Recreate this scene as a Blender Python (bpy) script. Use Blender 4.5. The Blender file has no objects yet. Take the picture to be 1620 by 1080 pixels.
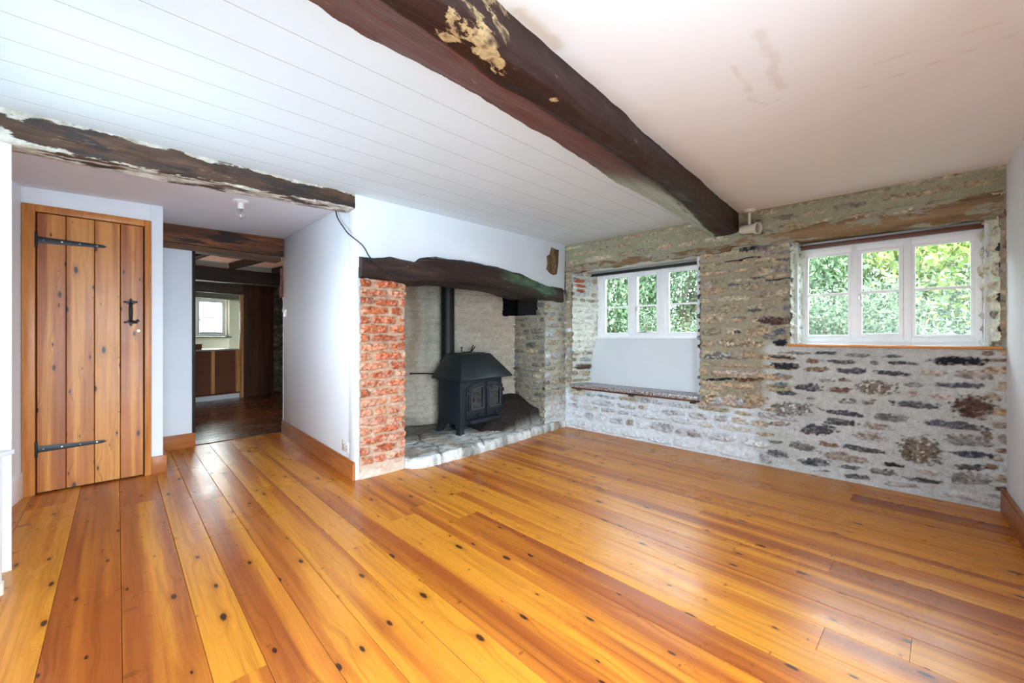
import bpy, bmesh, math, random
import numpy as np
from mathutils import Matrix, Vector, noise as mnoise

# ------------------------------------------------------------------ camera, sky, daylight, exposure
SC = bpy.context.scene
COL = SC.collection
H = 1.1                       # one drawing unit (the lens height) in metres
cam_d = bpy.data.cameras.new('camera')
cam_d.sensor_width = 36
cam_d.lens = 655 / 1620 * 36
cam_d.shift_y = -9 / 1620
cam_d.clip_start = 0.02
cam = bpy.data.objects.new('camera', cam_d)
COL.objects.link(cam)
cam.location = (0, 0, H)
cam.rotation_euler = (math.pi / 2, 0, 0)
SC.camera = cam

SC.view_settings.view_transform = 'Standard'
SC.view_settings.look = 'None'
SC.view_settings.gamma = 1
SC.view_settings.use_curve_mapping = False
SC.view_settings.exposure = 0.78

SKY = 12.0
world = bpy.data.worlds.new('overcast_sky')
SC.world = world
world.use_nodes = True
wn = world.node_tree
_tc = wn.nodes.new('ShaderNodeTexCoord'); _sx = wn.nodes.new('ShaderNodeSeparateXYZ'); _rp = wn.nodes.new('ShaderNodeValToRGB')
wn.links.new(_tc.outputs['Generated'], _sx.inputs[0]); wn.links.new(_sx.outputs[2], _rp.inputs[0]); wn.links.new(_rp.outputs[0], wn.nodes['Background'].inputs[0])
_rp.color_ramp.elements[0].position = 0.0; _rp.color_ramp.elements[0].color = (.07, .085, .075, 1)      # ground side
_rp.color_ramp.elements[1].position = .06; _rp.color_ramp.elements[1].color = (.80, .92, 1.0, 1)       # overcast sky
wn.nodes['Background'].inputs[1].default_value = SKY
SC.cycles.max_bounces = 10
SC.cycles.diffuse_bounces = 6
SC.cycles.transparent_max_bounces = 12
SC.cycles.sample_clamp_indirect = 6
SC.cycles.caustics_reflective = False
SC.cycles.caustics_refractive = False

# ------------------------------------------------------------------ frames (all numbers in units of H)
def frame(ox, oy, dx, dy, z=0.0):
    """x along the wall, y = left of it (away from the room), z up"""
    l = math.hypot(dx, dy); dx /= l; dy /= l
    return Matrix(((dx, -dy, 0, ox * H), (dy, dx, 0, oy * H), (0, 0, 1, z * H), (0, 0, 0, 1)))
def at(F, x=0, y=0, z=0, rz=0):
    return F @ Matrix.Translation((x * H, y * H, z * H)) @ Matrix.Rotation(rz, 4, 'Z')
WORLD = Matrix.Identity(4)
FIRE = frame(-1.082, 2.857, .697, .717)
STONE = frame(.594, 4.58, .701, -.713)
DOOR = frame(-2.991, 2.603, .715, .699)
HALL = frame(-2.386, 4.31, .668, -.744)
EAST = frame(2.795, 2.341, -.677, -.736)
LINT = frame(-2.88, 3.75, .494, .56)
BEAM = frame(0, 0, .653, .757)
HBEAM = frame(-2.122, 1.755, 1.04, 1.102)
def ceil_z(y): return 1.935 + .014 * y
def hall_z(y): return 1.815 + .043 * y

# ------------------------------------------------------------------ lights: portals at the openings and added fill lamps
def area(name, F, w, h, power, col, portal=False, tilt=0):
    d = bpy.data.lights.new(name, 'AREA')
    d.shape = 'RECTANGLE'; d.size = w * H; d.size_y = h * H; d.color = col
    d.energy = power
    d.cycles.is_portal = portal
    o = bpy.data.objects.new(name, d); COL.objects.link(o)
    # light faces local -y of the frame (into the room)
    o.matrix_world = F @ Matrix.Rotation(math.radians(-90 - tilt), 4, 'X')
    return o
SOUTH = frame(-.054, -.757, -.713, .701)          # wall behind the camera, x runs to the hall side
area('portal', at(STONE, .78, .42, 1.33), 1.2, .7, 1, (1, 1, 1), True)
area('portal', at(STONE, 2.60, .28, 1.30), .92, .7, 1, (1, 1, 1), True)
# added fill lamps outside two made-up openings behind the camera
area('daylight_fill', at(EAST, 3.36, .80, .85), 2.4, 1.6, 120, (.60, .81, 1.0), False, 8)
SL = area('daylight_fill', at(SOUTH, 2.75, .75, 1.30), 1.1, .8, 22, (.66, .84, 1.0), False, 0); SL.data.spread = math.radians(100)
area('portal', at(EAST, 3.36, .10, .93), 1.52, 1.57, 1, (1, 1, 1), True)
area('daylight_fill', at(frame(-6.083, 7.017, .523, .852), .85, .5, 1.35), 1.1, .7, 45, (.9, .96, 1.0))
area('daylight_fill', at(frame(-2.93, 3.79, -.70, .72), 1.3, -.05, 1.3), 0.5, .6, 55, (.85, .93, 1.0)).matrix_world @= Matrix.Rotation(math.pi, 4, 'X')  # added fill lamp in the dark room, where no window is built
sun_d = bpy.data.lights.new('sun', 'SUN'); sun_d.energy = 6; sun_d.angle = math.radians(8); sun_d.color = (1, .96, .88)
sun = bpy.data.objects.new('sun', sun_d); COL.objects.link(sun)
sun.rotation_euler = Vector((.62, .66, -.95)).to_track_quat('-Z', 'Y').to_euler()   # over the roof, on to the garden side

# ------------------------------------------------------------------ shader helpers
def N(nt, t, inp=None, **props):
    n = nt.nodes.new(t)
    for k, v in props.items(): setattr(n, k, v)
    for k, v in (inp or {}).items():
        s = n.inputs[k]
        if isinstance(v, bpy.types.NodeSocket): nt.links.new(v, s)
        else: s.default_value = v
    return n
def c4(c): return (c[0], c[1], c[2], 1)
def srgb(r, g, b):
    f = lambda v: v / 12.92 if v <= .04045 else ((v + .055) / 1.055) ** 2.4
    return (f(r / 255), f(g / 255), f(b / 255))
def new_mat(name):
    m = bpy.data.materials.new(name); m.use_nodes = True
    nt = m.node_tree; nt.nodes.clear()
    out = nt.nodes.new('ShaderNodeOutputMaterial')
    b = nt.nodes.new('ShaderNodeBsdfPrincipled')
    nt.links.new(b.outputs[0], out.inputs[0])
    return m, nt, b
def noise(nt, vec, scale, detail=4, rough=.55, dist=0.0):
    n = N(nt, 'ShaderNodeTexNoise', {'Scale': scale, 'Detail': detail, 'Roughness': rough, 'Distortion': dist})
    if vec is not None: nt.links.new(vec, n.inputs['Vector'])
    return n.outputs['Fac']
def ramp(nt, fac, stops, interp='LINEAR'):
    n = N(nt, 'ShaderNodeValToRGB', {'Fac': fac}); e = n.color_ramp; e.interpolation = interp
    while len(e.elements) < len(stops): e.elements.new(.5)
    for k, (p, c) in enumerate(stops):
        e.elements[k].position = p
        e.elements[k].color = c4(c) if not isinstance(c, (int, float)) else (c, c, c, 1)
    return n.outputs['Color']
def mixc(nt, fac, a, b, blend='MIX'):
    n = nt.nodes.new('ShaderNodeMix'); n.data_type = 'RGBA'; n.blend_type = blend
    for i, v in ((0, fac), (6, a), (7, b)):
        if isinstance(v, bpy.types.NodeSocket): nt.links.new(v, n.inputs[i])
        elif i == 0: n.inputs[0].default_value = v
        else: n.inputs[i].default_value = c4(v)
    return n.outputs[2]
def mth(nt, op, a, b=0.0, clamp=False):
    n = nt.nodes.new('ShaderNodeMath'); n.operation = op; n.use_clamp = clamp
    for i, v in ((0, a), (1, b)):
        if isinstance(v, bpy.types.NodeSocket): nt.links.new(v, n.inputs[i])
        else: n.inputs[i].default_value = v
    return n.outputs[0]
def stretch(nt, vec, sx, sy, sz, off=(0, 0, 0)):
    return N(nt, 'ShaderNodeMapping', {'Vector': vec, 'Scale': (sx, sy, sz), 'Location': off}).outputs[0]
def objco(nt): return nt.nodes.new('ShaderNodeTexCoord').outputs['Object']
def attr(nt, name, out='Vector'): return N(nt, 'ShaderNodeAttribute', attribute_name=name).outputs[out]
def bump(nt, b, height, strength=.3, dist=.01):
    n = N(nt, 'ShaderNodeBump', {'Height': height, 'Strength': strength, 'Distance': dist})
    nt.links.new(n.outputs[0], b.inputs['Normal'])
def setb(nt, b, col=None, rough=None, metal=None, spec=None, coat=None):
    for k, v in (('Base Color', col), ('Roughness', rough), ('Metallic', metal), ('Specular IOR Level', spec), ('Coat Weight', coat)):
        if v is None: continue
        if isinstance(v, bpy.types.NodeSocket): nt.links.new(v, b.inputs[k])
        else: b.inputs[k].default_value = c4(v) if k == 'Base Color' else v

MATS = {}
def plain(name, col, rough=.5, metal=0, vary=.06, scale=14, spec=.5, bmp=.0):
    if name in MATS: return MATS[name]
    m, nt, b = new_mat(name); v = objco(nt)
    f = noise(nt, v, scale, 5)
    c = ramp(nt, f, [(.25, tuple(x * (1 - vary * 2) for x in col)), (.75, tuple(min(1, x * (1 + vary)) for x in col))])
    setb(nt, b, c, rough, metal, spec)
    if bmp: bump(nt, b, noise(nt, v, scale * 3, 4), bmp, .004)
    MATS[name] = m
    return m
def plaster(name, col, stain=None, amount=.0):
    m, nt, b = new_mat(name); v = objco(nt)
    f = noise(nt, v, 2.2, 5, .6)
    c = ramp(nt, f, [(.3, tuple(x * .95 for x in col)), (.7, col)])
    if stain:
        s = ramp(nt, noise(nt, v, 3.1, 6, .7), [(.62, 0), (.78, 1)])
        c = mixc(nt, mth(nt, 'MULTIPLY', s, amount), c, stain)
    setb(nt, b, c, .75, 0, .3)
    bump(nt, b, noise(nt, v, 9, 5, .6), .25, .006)
    return m
def grained(name, cols, axis='x', rough=.55, knots=0.0, freq=1.0, patch=None, bmp=.25, spec=.4, knotcol=(.03, .012, .006)):
    """wood in the object's own axes, grain along the named axis; cols dark..light; patch = (colour, threshold, stretch)"""
    m, nt, b = new_mat(name); v = objco(nt)
    s = {'x': (.9, 11, 11), 'y': (11, .9, 11), 'z': (11, 11, .9)}[axis]
    w = N(nt, 'ShaderNodeTexNoise', {'Vector': v, 'Scale': 1.5, 'Detail': 2.0}).outputs['Color']
    vv = N(nt, 'ShaderNodeVectorMath', {0: v, 1: N(nt, 'ShaderNodeVectorMath', {0: w, 1: (.05, .05, .05)}, operation='MULTIPLY').outputs[0]}, operation='ADD').outputs[0]
    g1 = noise(nt, stretch(nt, vv, *[k * freq for k in s]), 1.0, 6, .6, .4)
    g2 = noise(nt, stretch(nt, vv, *[k * 6 * freq for k in s]), 1.0, 3, .6)
    g = mth(nt, 'ADD', mth(nt, 'MULTIPLY', g1, .7), mth(nt, 'MULTIPLY', g2, .3))
    n = len(cols)
    c = ramp(nt, g, [(.3 + .4 * k / max(1, n - 1), cc) for k, cc in enumerate(cols)])
    if knots:
        ks = {'x': (2.2, 6, 6), 'y': (6, 2.2, 6), 'z': (6, 6, 2.2)}[axis]
        vo = N(nt, 'ShaderNodeTexVoronoi', {'Vector': stretch(nt, v, *ks), 'Scale': 1.0})
        rad = mth(nt, 'MULTIPLY', N(nt, 'ShaderNodeSeparateColor', {0: vo.outputs['Color']}).outputs[0], knots)
        q = mth(nt, 'DIVIDE', vo.outputs['Distance'], mth(nt, 'ADD', rad, .004))
        halo = ramp(nt, q, [(.5, 1), (1.0, .0)])
        c = mixc(nt, mth(nt, 'MULTIPLY', halo, .95), c, knotcol)
    if patch:
        for pc, th, sc in patch:
            pf = ramp(nt, noise(nt, stretch(nt, v, *sc), 1.0, 7, .68), [(th, 0), (th + .05, 1)])
            c = mixc(nt, pf, c, pc)
    setb(nt, b, c, rough, 0, spec)
    if bmp: bump(nt, b, g, bmp, .006)
    return m

# ------------------------------------------------------------------ mesh helpers
class MB:
    def __init__(self): self.v = []; self.f = []; self.T = Matrix.Identity(4)
    def add(self, vs, fs):
        b = len(self.v)
        self.v += [tuple(self.T @ Vector(p)) for p in vs]
        self.f += [tuple(b + i for i in q) for q in fs]
        return self
    def box(self, x0, x1, y0, y1, z0, z1):
        return self.add([(x0, y0, z0), (x1, y0, z0), (x1, y1, z0), (x0, y1, z0), (x0, y0, z1), (x1, y0, z1), (x1, y1, z1), (x0, y1, z1)],
                        [(0, 3, 2, 1), (4, 5, 6, 7), (0, 1, 5, 4), (1, 2, 6, 5), (2, 3, 7, 6), (3, 0, 4, 7)])
    def prism(self, pts, y0, y1):
        """outline in x-z, from y0 to y1"""
        n = len(pts)
        return self.add([(p[0], y0, p[1]) for p in pts] + [(p[0], y1, p[1]) for p in pts],
                        [tuple(range(n)), tuple(range(2 * n - 1, n - 1, -1))] + [(i, i + n, (i + 1) % n + n, (i + 1) % n) for i in range(n)])
    def slab(self, pts, z0, z1):
        """outline in x-y, from z0 to z1 (z0, z1 may be functions of (x, y))"""
        n = len(pts); f0 = z0 if callable(z0) else (lambda x, y: z0); f1 = z1 if callable(z1) else (lambda x, y: z1)
        return self.add([(p[0], p[1], f0(*p)) for p in pts] + [(p[0], p[1], f1(*p)) for p in pts],
                        [tuple(range(n - 1, -1, -1)), tuple(range(n, 2 * n))] + [(i, (i + 1) % n, (i + 1) % n + n, i + n) for i in range(n)])
    def rings(self, rings, cap=True, closed=True):
        n = len(rings[0]); vs = [p for r in rings for p in r]; fs = []
        for k in range(len(rings) - 1):
            for i in range(n if closed else n - 1):
                j = (i + 1) % n
                fs.append((k * n + i, k * n + j, (k + 1) * n + j, (k + 1) * n + i))
        if cap and closed:
            fs.append(tuple(range(n - 1, -1, -1))); fs.append(tuple(range((len(rings) - 1) * n, len(rings) * n)))
        return self.add(vs, fs)
    def tube(self, path, r, n=10):
        path = [Vector(p) for p in path]; rs = r if isinstance(r, (list, tuple)) else [r] * len(path)
        out = []; up = Vector((.13, .21, 1)).normalized(); prev = None
        for k, p in enumerate(path):
            t = (path[min(k + 1, len(path) - 1)] - path[max(k - 1, 0)]).normalized()
            a = prev if prev is not None else up.cross(t)
            a = (a - t * a.dot(t)).normalized(); prev = a
            b = t.cross(a)
            out.append([tuple(p + (a * math.cos(q) + b * math.sin(q)) * rs[k]) for q in [2 * math.pi * i / n for i in range(n)]])
        return self.rings(out)
    def lathe(self, prof, M=None, n=24):
        o = self.T
        if M is not None: self.T = o @ M
        self.rings([[(r * math.cos(2 * math.pi * i / n), r * math.sin(2 * math.pi * i / n), z) for i in range(n)] for r, z in prof])
        self.T = o
        return self
    def build(self, name, mat, F=WORLD, parent=None, bev=0.0, smooth=True, seg=2, sharp=35):
        me = bpy.data.meshes.new(name)
        me.from_pydata([tuple(c * H for c in p) for p in self.v], [], self.f)
        bm = bmesh.new(); bm.from_mesh(me)
        bmesh.ops.recalc_face_normals(bm, faces=bm.faces)
        if bev:
            es = [e for e in bm.edges if len(e.link_faces) == 2 and e.calc_face_angle(0) > .5]
            bmesh.ops.bevel(bm, geom=es, offset=bev * H, segments=seg, affect='EDGES', profile=.5, clamp_overlap=True)
        bm.to_mesh(me); bm.free()
        if smooth:
            for p in me.polygons: p.use_smooth = True
            me.set_sharp_from_angle(angle=math.radians(sharp))
        me.materials.append(mat)
        return link(name, me, F, parent)
def link(name, me, F=WORLD, parent=None):
    o = bpy.data.objects.new(name, me); COL.objects.link(o)
    if parent is not None: o.parent = parent
    else: o.matrix_world = F
    return o
def tag(o, label, cat, kind=None, group=None):
    o['label'] = label; o['category'] = cat
    if kind: o['kind'] = kind
    if group: o['group'] = group
    return o
def thing(name, F, label, cat, kind=None, group=None):
    o = bpy.data.objects.new(name, None); o.empty_display_size = .05; COL.objects.link(o); o.matrix_world = F
    return tag(o, label, cat, kind, group)
def hewn(ring_at, L0, L1, n, jit, freq=4.0, seed=0, sub=4):
    """a hand-hewn timber: rings of (y, z) along x, each ring edge split and roughened"""
    out = []
    for k in range(n + 1):
        x = L0 + (L1 - L0) * k / n
        r = ring_at(x); m = len(r); pts = []
        for i in range(m):
            a, b = r[i], r[(i + 1) % m]
            for s in range(sub):
                t = s / sub
                y, z = a[0] + (b[0] - a[0]) * t, a[1] + (b[1] - a[1]) * t
                q = mnoise.noise_vector(Vector((x * freq, y * freq * 3 + seed, z * freq * 3)))
                q2 = mnoise.noise_vector(Vector((x * freq * 4, y * freq * 8 + seed, z * freq * 8)))
                pts.append((x, y + (q.y + .35 * q2.y) * jit, z + (q.z + .35 * q2.z) * jit))
        out.append(pts)
    return MB().rings(out)

# ------------------------------------------------------------------ rubble / brick surfaces in numpy
def smooth(e0, e1, x):
    t = np.clip((x - e0) / (e1 - e0), 0, 1); return t * t * (3 - 2 * t)
def vnoise(X, Z, fx, fz, seed):
    r = np.random.RandomState(seed)
    x = (X - X.min()) * fx; z = (Z - Z.min()) * fz
    lat = r.rand(int(x.max()) + 3, int(z.max()) + 3)
    i = x.astype(int); j = z.astype(int); u = x - i; w = z - j
    u = u * u * (3 - 2 * u); w = w * w * (3 - 2 * w)
    return (lat[i, j] * (1 - u) + lat[i + 1, j] * u) * (1 - w) + (lat[i, j + 1] * (1 - u) + lat[i + 1, j + 1] * u) * w
def fbm(X, Z, fx, fz, seed, octs=4, gain=.5):
    a = 0; amp = 1; tot = 0
    for k in range(octs):
        a = a + amp * vnoise(X, Z, fx * 2 ** k, fz * 2 ** k, seed + 17 * k); tot += amp; amp *= gain
    return a / tot
PAL = {'k': [(30, 30, 33), (46, 45, 48)], 'd': [(70, 72, 78), (92, 93, 98), (80, 80, 80)], 'm': [(118, 116, 112), (132, 128, 122)],
       'b': [(128, 104, 86), (112, 90, 78)], 'r': [(150, 138, 128), (158, 146, 136)], 't': [(150, 132, 104), (122, 112, 98)],
       'w': [(112, 110, 108), (128, 126, 122)], 'p': [(176, 158, 146), (168, 156, 142)], 'B': [(96, 62, 44), (84, 60, 52)],
       'o': [(170, 148, 122), (160, 138, 112), (166, 150, 126)], 'g': [(162, 149, 124), (150, 139, 114), (172, 161, 136), (138, 129, 112)],
       'W': [(188, 190, 190), (172, 174, 176), (160, 162, 164), (200, 202, 202), (148, 150, 152)], 'R': [(166, 86, 52), (178, 98, 62), (154, 78, 48), (186, 122, 90), (172, 106, 76)],
       'D': [(108, 104, 94), (88, 86, 80), (124, 118, 104), (98, 92, 80)]}
def courses(x0, x1, z0, z1, rh, ln, pals, seed, gap=.012, bump=.016, spk=.12):
    r = random.Random(seed); out = []; z = z0
    while z < z1:
        h = r.uniform(*rh); x = x0 - r.uniform(0, ln[0])
        while x < x1:
            l = r.uniform(*ln)
            hh = h * r.uniform(.72, 1.0)
            out.append(dict(cx=x + l / 2, cz=z + h / 2 + r.uniform(-.006, .006), hx=max(.01, l / 2 - gap / 2), hz=max(.006, hh / 2 - gap / 2), ang=r.uniform(-.05, .05),
                            col=r.choice(PAL[r.choice(pals)]), bump=bump * r.uniform(.4, 1.2), spk=spk, soft=.35, wob=.30))
            x += l
        z += h
    return out
def rubble(name, mat, F, W, Z0, Z1, res, stones, base, seed, hole=None, rough=.006, parent=None, wash=None, tint=None, relief=1.3, edge=None):
    """grid wall patch: stones raised out of mortar, colours of stone and mortar per vertex"""
    nx = int(W / res) + 1; nz = int((Z1 - Z0) / res) + 1
    xs = np.linspace(0, W, nx); zs = np.linspace(Z0, Z1, nz)
    X, Z = np.meshgrid(xs, zs, indexing='ij')
    wx = (fbm(X, Z, 16, 22, seed + 1) - .5) * .035; wz = (fbm(X, Z, 12, 26, seed + 2) - .5) * .022
    fine = fbm(X, Z, 60, 80, seed + 3, 3) - .5
    disp = (fbm(X, Z, 3, 3, seed + 4) - .5) * rough * 2 + fine * rough * .9
    C = np.empty((nx, nz, 3)); C[:] = base(X, Z) if callable(base) else srgb(*base)
    C *= (.86 + .28 * fbm(X, Z, 5, 8, seed + 5))[..., None]
    spots = vnoise(X, Z, 1 / (res * 2.2), 1 / (res * 2.2), seed + 6)
    for s in stones:
        m = max(s['hx'], s['hz']) * 1.15 + .03
        i0, i1 = np.searchsorted(xs, [s['cx'] - m, s['cx'] + m]); mz = s['hz'] * 1.4 + abs(s['ang']) * s['hx'] + .03
        j0, j1 = np.searchsorted(zs, [s['cz'] - mz, s['cz'] + mz])
        if i1 <= i0 or j1 <= j0: continue
        sl = (slice(i0, i1), slice(j0, j1))
        x = X[sl] + wx[sl] - s['cx']; z = Z[sl] + wz[sl] - s['cz']
        ca, sa = math.cos(s['ang']), math.sin(s['ang'])
        u = (x * ca + z * sa) / s['hx']; w = (-x * sa + z * ca) / s['hz']
        p = s.get('pow', 3.0)
        q = (np.abs(u) ** p + np.abs(w) ** p) ** (1 / p) + fine[sl] * s['wob'] * 1.6
        k = smooth(1.05, 1.05 - s['soft'], q)
        col = np.array(srgb(*s['col'])); sp = spots[sl]
        cc = col * (1 + (fine[sl] * 1.5)[..., None]) + ((sp > .72) * s['spk'])[..., None] - ((sp < .25) * s['spk'] * .5)[..., None] * col * 2
        C[sl] = C[sl] * (1 - k[..., None]) + np.clip(cc, .004, .9) * k[..., None]
        disp[sl] = disp[sl] + k * (s['bump'] + fine[sl] * abs(s['bump']) * 1.0)
    if wash is not None:
        wc, wm = wash(X, Z)
        wm = (wm * smooth(.38, .62, fbm(X, Z, 22, 34, seed + 8) * .6 + wm * .4))[..., None]
        C = C * (1 - wm) + np.array(srgb(*wc)) * wm * (.9 + .2 * fbm(X, Z, 40, 40, seed + 9)[..., None])
    if tint is not None: C = C * tint(X, Z)[..., None]
    if edge is not None: disp = disp * edge(X, Z)
    co = np.stack([X * H, -disp * relief * H, Z * H], -1).reshape(-1, 3)
    i, j = np.meshgrid(np.arange(nx - 1), np.arange(nz - 1), indexing='ij')
    if hole is not None:
        xc = (X[:-1, :-1] + X[1:, 1:]) / 2 + wx[:-1, :-1] * .7; zc = (Z[:-1, :-1] + Z[1:, 1:]) / 2 + wz[:-1, :-1] * .7
        keep = ~hole(xc, zc); i = i[keep]; j = j[keep]
    i = i.ravel(); j = j.ravel(); a = i * nz + j
    fc = np.stack([a, a + nz, a + nz + 1, a + 1], -1)
    return gridmesh(name, co, fc, C.reshape(-1, 3), mat, F, parent)
def gridmesh(name, co, fc, C, mat, F, parent=None):
    me = bpy.data.meshes.new(name); nf = len(fc)
    me.vertices.add(len(co)); me.vertices.foreach_set('co', np.ascontiguousarray(co, dtype=np.float32).ravel())
    me.loops.add(nf * 4); me.loops.foreach_set('vertex_index', np.ascontiguousarray(fc, dtype=np.int32).ravel())
    me.polygons.add(nf); me.polygons.foreach_set('loop_start', np.arange(nf, dtype=np.int32) * 4)
    me.update(calc_edges=True)
    me.polygons.foreach_set('use_smooth', np.ones(nf, dtype=bool))
    if C is not None:
        at_ = me.attributes.new('Col', 'FLOAT_COLOR', 'POINT')
        at_.data.foreach_set('color', np.concatenate([np.clip(C, 0, 1), np.ones((len(co), 1))], 1).astype(np.float32).ravel())
    bm = bmesh.new(); bm.from_mesh(me)
    loose = [v for v in bm.verts if not v.link_faces]
    if loose: bmesh.ops.delete(bm, geom=loose, context='VERTS')
    bm.to_mesh(me); bm.free()
    me.materials.append(mat)
    return link(name, me, F, parent)

def stone_mat(name, rough=.85, fine=90, bs=.35):
    m, nt, b = new_mat(name); v = objco(nt)
    c = attr(nt, 'Col', 'Color')
    f = noise(nt, v, fine, 5, .65); f2 = noise(nt, v, fine * .3, 5, .6)
    c = mixc(nt, 1.0, c, ramp(nt, f, [(.28, .86), (.5, 1.08), (.74, 1.24)]), 'MULTIPLY')
    c = mixc(nt, 1.0, c, ramp(nt, f2, [(.3, .82), (.7, 1.14)]), 'MULTIPLY')
    setb(nt, b, c, rough, 0, .25)
    bump(nt, b, mth(nt, 'ADD', mth(nt, 'MULTIPLY', f, .5), f2), bs, .010)
    return m
M_STONE = stone_mat('old_stone')
M_BRICK = stone_mat('old_brick', .85, 70, .4)
M_PAINTBRICK = stone_mat('painted_brick', .7, 50, .2)

# ------------------------------------------------------------------ materials
WHITE = srgb(226, 230, 236)
M_WALL = plaster('white_wall_paint', (.78, .82, .87))
M_CEIL = plaster('white_ceiling_paint', (.74, .77, .84))
M_BOARDS = plaster('white_gloss_board_paint', (.70, .80, .86), (.60, .66, .68), .25)
M_PANEL = plaster('bare_grey_plaster', (.66, .68, .70), (.58, .58, .57), .6)
M_CREAM = plaster('cream_paint', (.72, .66, .54))
M_WINDOW = plain('white_window_gloss', (.86, .87, .88), .35, 0, .03)
M_BLACKIRON = plain('black_wrought_iron', (.012, .012, .014), .45, .3, .15, 40, .5, .2)
M_STOVE = plain('black_stove_enamel', (.020, .026, .034), .42, .2, .12, 60, .5, .15)
M_STOVETOP = plain('dark_stove_canopy', (.022, .032, .036), .38, .2, .12, 30, .5, .1)
M_FLUE = plain('matt_black_flue', (.008, .009, .010), .55, .2, .1, 30)
M_SOOT = plain('soot', (.010, .009, .009), .95, 0, .3, 8)
M_CABLE = plain('black_cable', (.012, .012, .012), .5)
M_PLASTIC = plain('cream_plastic', (.66, .60, .48), .35, 0, .03)
M_WHITEPLASTIC = plain('white_plastic', (.78, .78, .76), .35, 0, .03)
M_RAD = plain('white_radiator_enamel', (.80, .82, .84), .35, 0, .02)
M_BRASS = plain('brass', (.75, .58, .25), .3, 1, .05)
M_STEEL = plain('steel', (.55, .55, .56), .3, 1, .05)
M_RUBBER = plain('dark_gap', (.02, .012, .008), .9)
M_SKIRT = grained('stained_pine_skirting', [srgb(132, 74, 36), srgb(168, 98, 48), srgb(186, 118, 62)], 'x', .4, .05, 1.0)
M_DOORFRAME = grained('pine_door_frame', [srgb(150, 86, 38), srgb(190, 120, 58), srgb(206, 140, 74)], 'z', .38, .10, .8)
M_BEAM = grained('dark_brown_painted_beam', [srgb(50, 24, 17), srgb(72, 35, 24), srgb(94, 50, 34)], 'x', .42, 0, .6,
                 [(srgb(38, 24, 18), .60, (.8, 5, 5)), (srgb(196, 160, 112), .66, (1.7, 3.0, 3.0))])
M_HBEAM = grained('weathered_dark_oak', [srgb(44, 32, 26), srgb(80, 58, 44), srgb(120, 90, 66)], 'x', .65, 0, .8,
                  [(srgb(50, 42, 40), .50, (1.4, 9, 9)), (srgb(128, 104, 82), .60, (3, 16, 16))], .7)
M_BRESS = grained('charred_oak_lintel', [srgb(22, 13, 10), srgb(44, 28, 22), srgb(76, 52, 40)], 'x', .6, 0, 1.3,
                  [(srgb(24, 16, 13), .55, (1.6, 9, 9)), (srgb(150, 134, 116), .64, (3.0, 22, 26))], .9)
M_LINT = grained('rough_brown_oak', [srgb(52, 29, 17), srgb(108, 62, 34), srgb(158, 100, 58)], 'x', .65, 0, 1.3,
                 [(srgb(44, 27, 18), .55, (1.8, 12, 12))], .9)
M_WLINT = grained('pale_old_timber', [srgb(78, 58, 40), srgb(126, 100, 70), srgb(152, 128, 94)], 'x', .85, 0, 1.2,
                  [(srgb(146, 142, 124), .50, (4, 10, 10)), (srgb(74, 52, 34), .60, (2.4, 14, 14))], .6)
M_DARKWOOD = grained('black_stained_timber', [srgb(14, 11, 10), srgb(26, 20, 17), srgb(40, 31, 26)], 'x', .6, 0, .8)
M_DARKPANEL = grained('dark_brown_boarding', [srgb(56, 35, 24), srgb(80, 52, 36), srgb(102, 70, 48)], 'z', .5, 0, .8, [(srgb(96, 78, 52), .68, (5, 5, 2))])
M_GREYBOARD = grained('grey_brown_board', [srgb(60, 56, 50), srgb(84, 78, 70), srgb(104, 98, 88)], 'x', .7, 0, .8)
M_PINE = grained('pale_pine', [srgb(176, 122, 66), srgb(206, 156, 96), srgb(222, 178, 120)], 'z', .5, .05, 1)
M_CABINET = grained('brown_back_panel', [srgb(98, 58, 38), srgb(112, 68, 46), srgb(124, 78, 54)], 'x', .55, 0, .3, None, .05)
M_WORKTOP = plain('grey_worktop', (.42, .40, .37), .35)
M_GRASS = plain('grass', (.09, .16, .03), .9, 0, .4, 30)
M_BARK = grained('tree_bark', [srgb(60, 52, 44), srgb(98, 86, 72), srgb(130, 118, 100)], 'z', .9, 0, 1)
def seat_mat():
    m, nt, b = new_mat('speckled_granite'); v = objco(nt)
    vo = N(nt, 'ShaderNodeTexVoronoi', {'Vector': v, 'Scale': 150.0})
    g = N(nt, 'ShaderNodeSeparateColor', {0: vo.outputs['Color']}).outputs[0]
    c = ramp(nt, g, [(.0, srgb(60, 58, 62)), (.3, srgb(128, 122, 122)), (.55, srgb(176, 172, 172)), (.78, srgb(168, 138, 138)), (.9, srgb(214, 210, 208))], 'CONSTANT')
    setb(nt, b, c, .28, 0, .5); return m
M_GRANITE = seat_mat()
def glass_mat(name, tintc=(1, 1, 1), gl=.08):
    m, nt, b = new_mat(name); nt.nodes.remove(b)
    out = nt.nodes['Material Output']
    t = N(nt, 'ShaderNodeBsdfTransparent', {'Color': c4(tintc)}); g = N(nt, 'ShaderNodeBsdfGlossy', {'Roughness': .02})
    lw = N(nt, 'ShaderNodeLayerWeight', {'Blend': .25})
    f = mth(nt, 'ADD', mth(nt, 'MULTIPLY', lw.outputs['Fresnel'], .6), gl * .4)
    mx = N(nt, 'ShaderNodeMixShader', {0: f, 1: t.outputs[0], 2: g.outputs[0]})
    nt.links.new(mx.outputs[0], out.inputs[0]); return m
M_GLASS = glass_mat('window_glass', (.96, .985, .97))
M_BULBGLASS = glass_mat('clear_bulb_glass', (.95, .95, .94), .2)
M_STOVEGLASS = glass_mat('sooty_stove_glass', (.30, .27, .25), .25)

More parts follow.
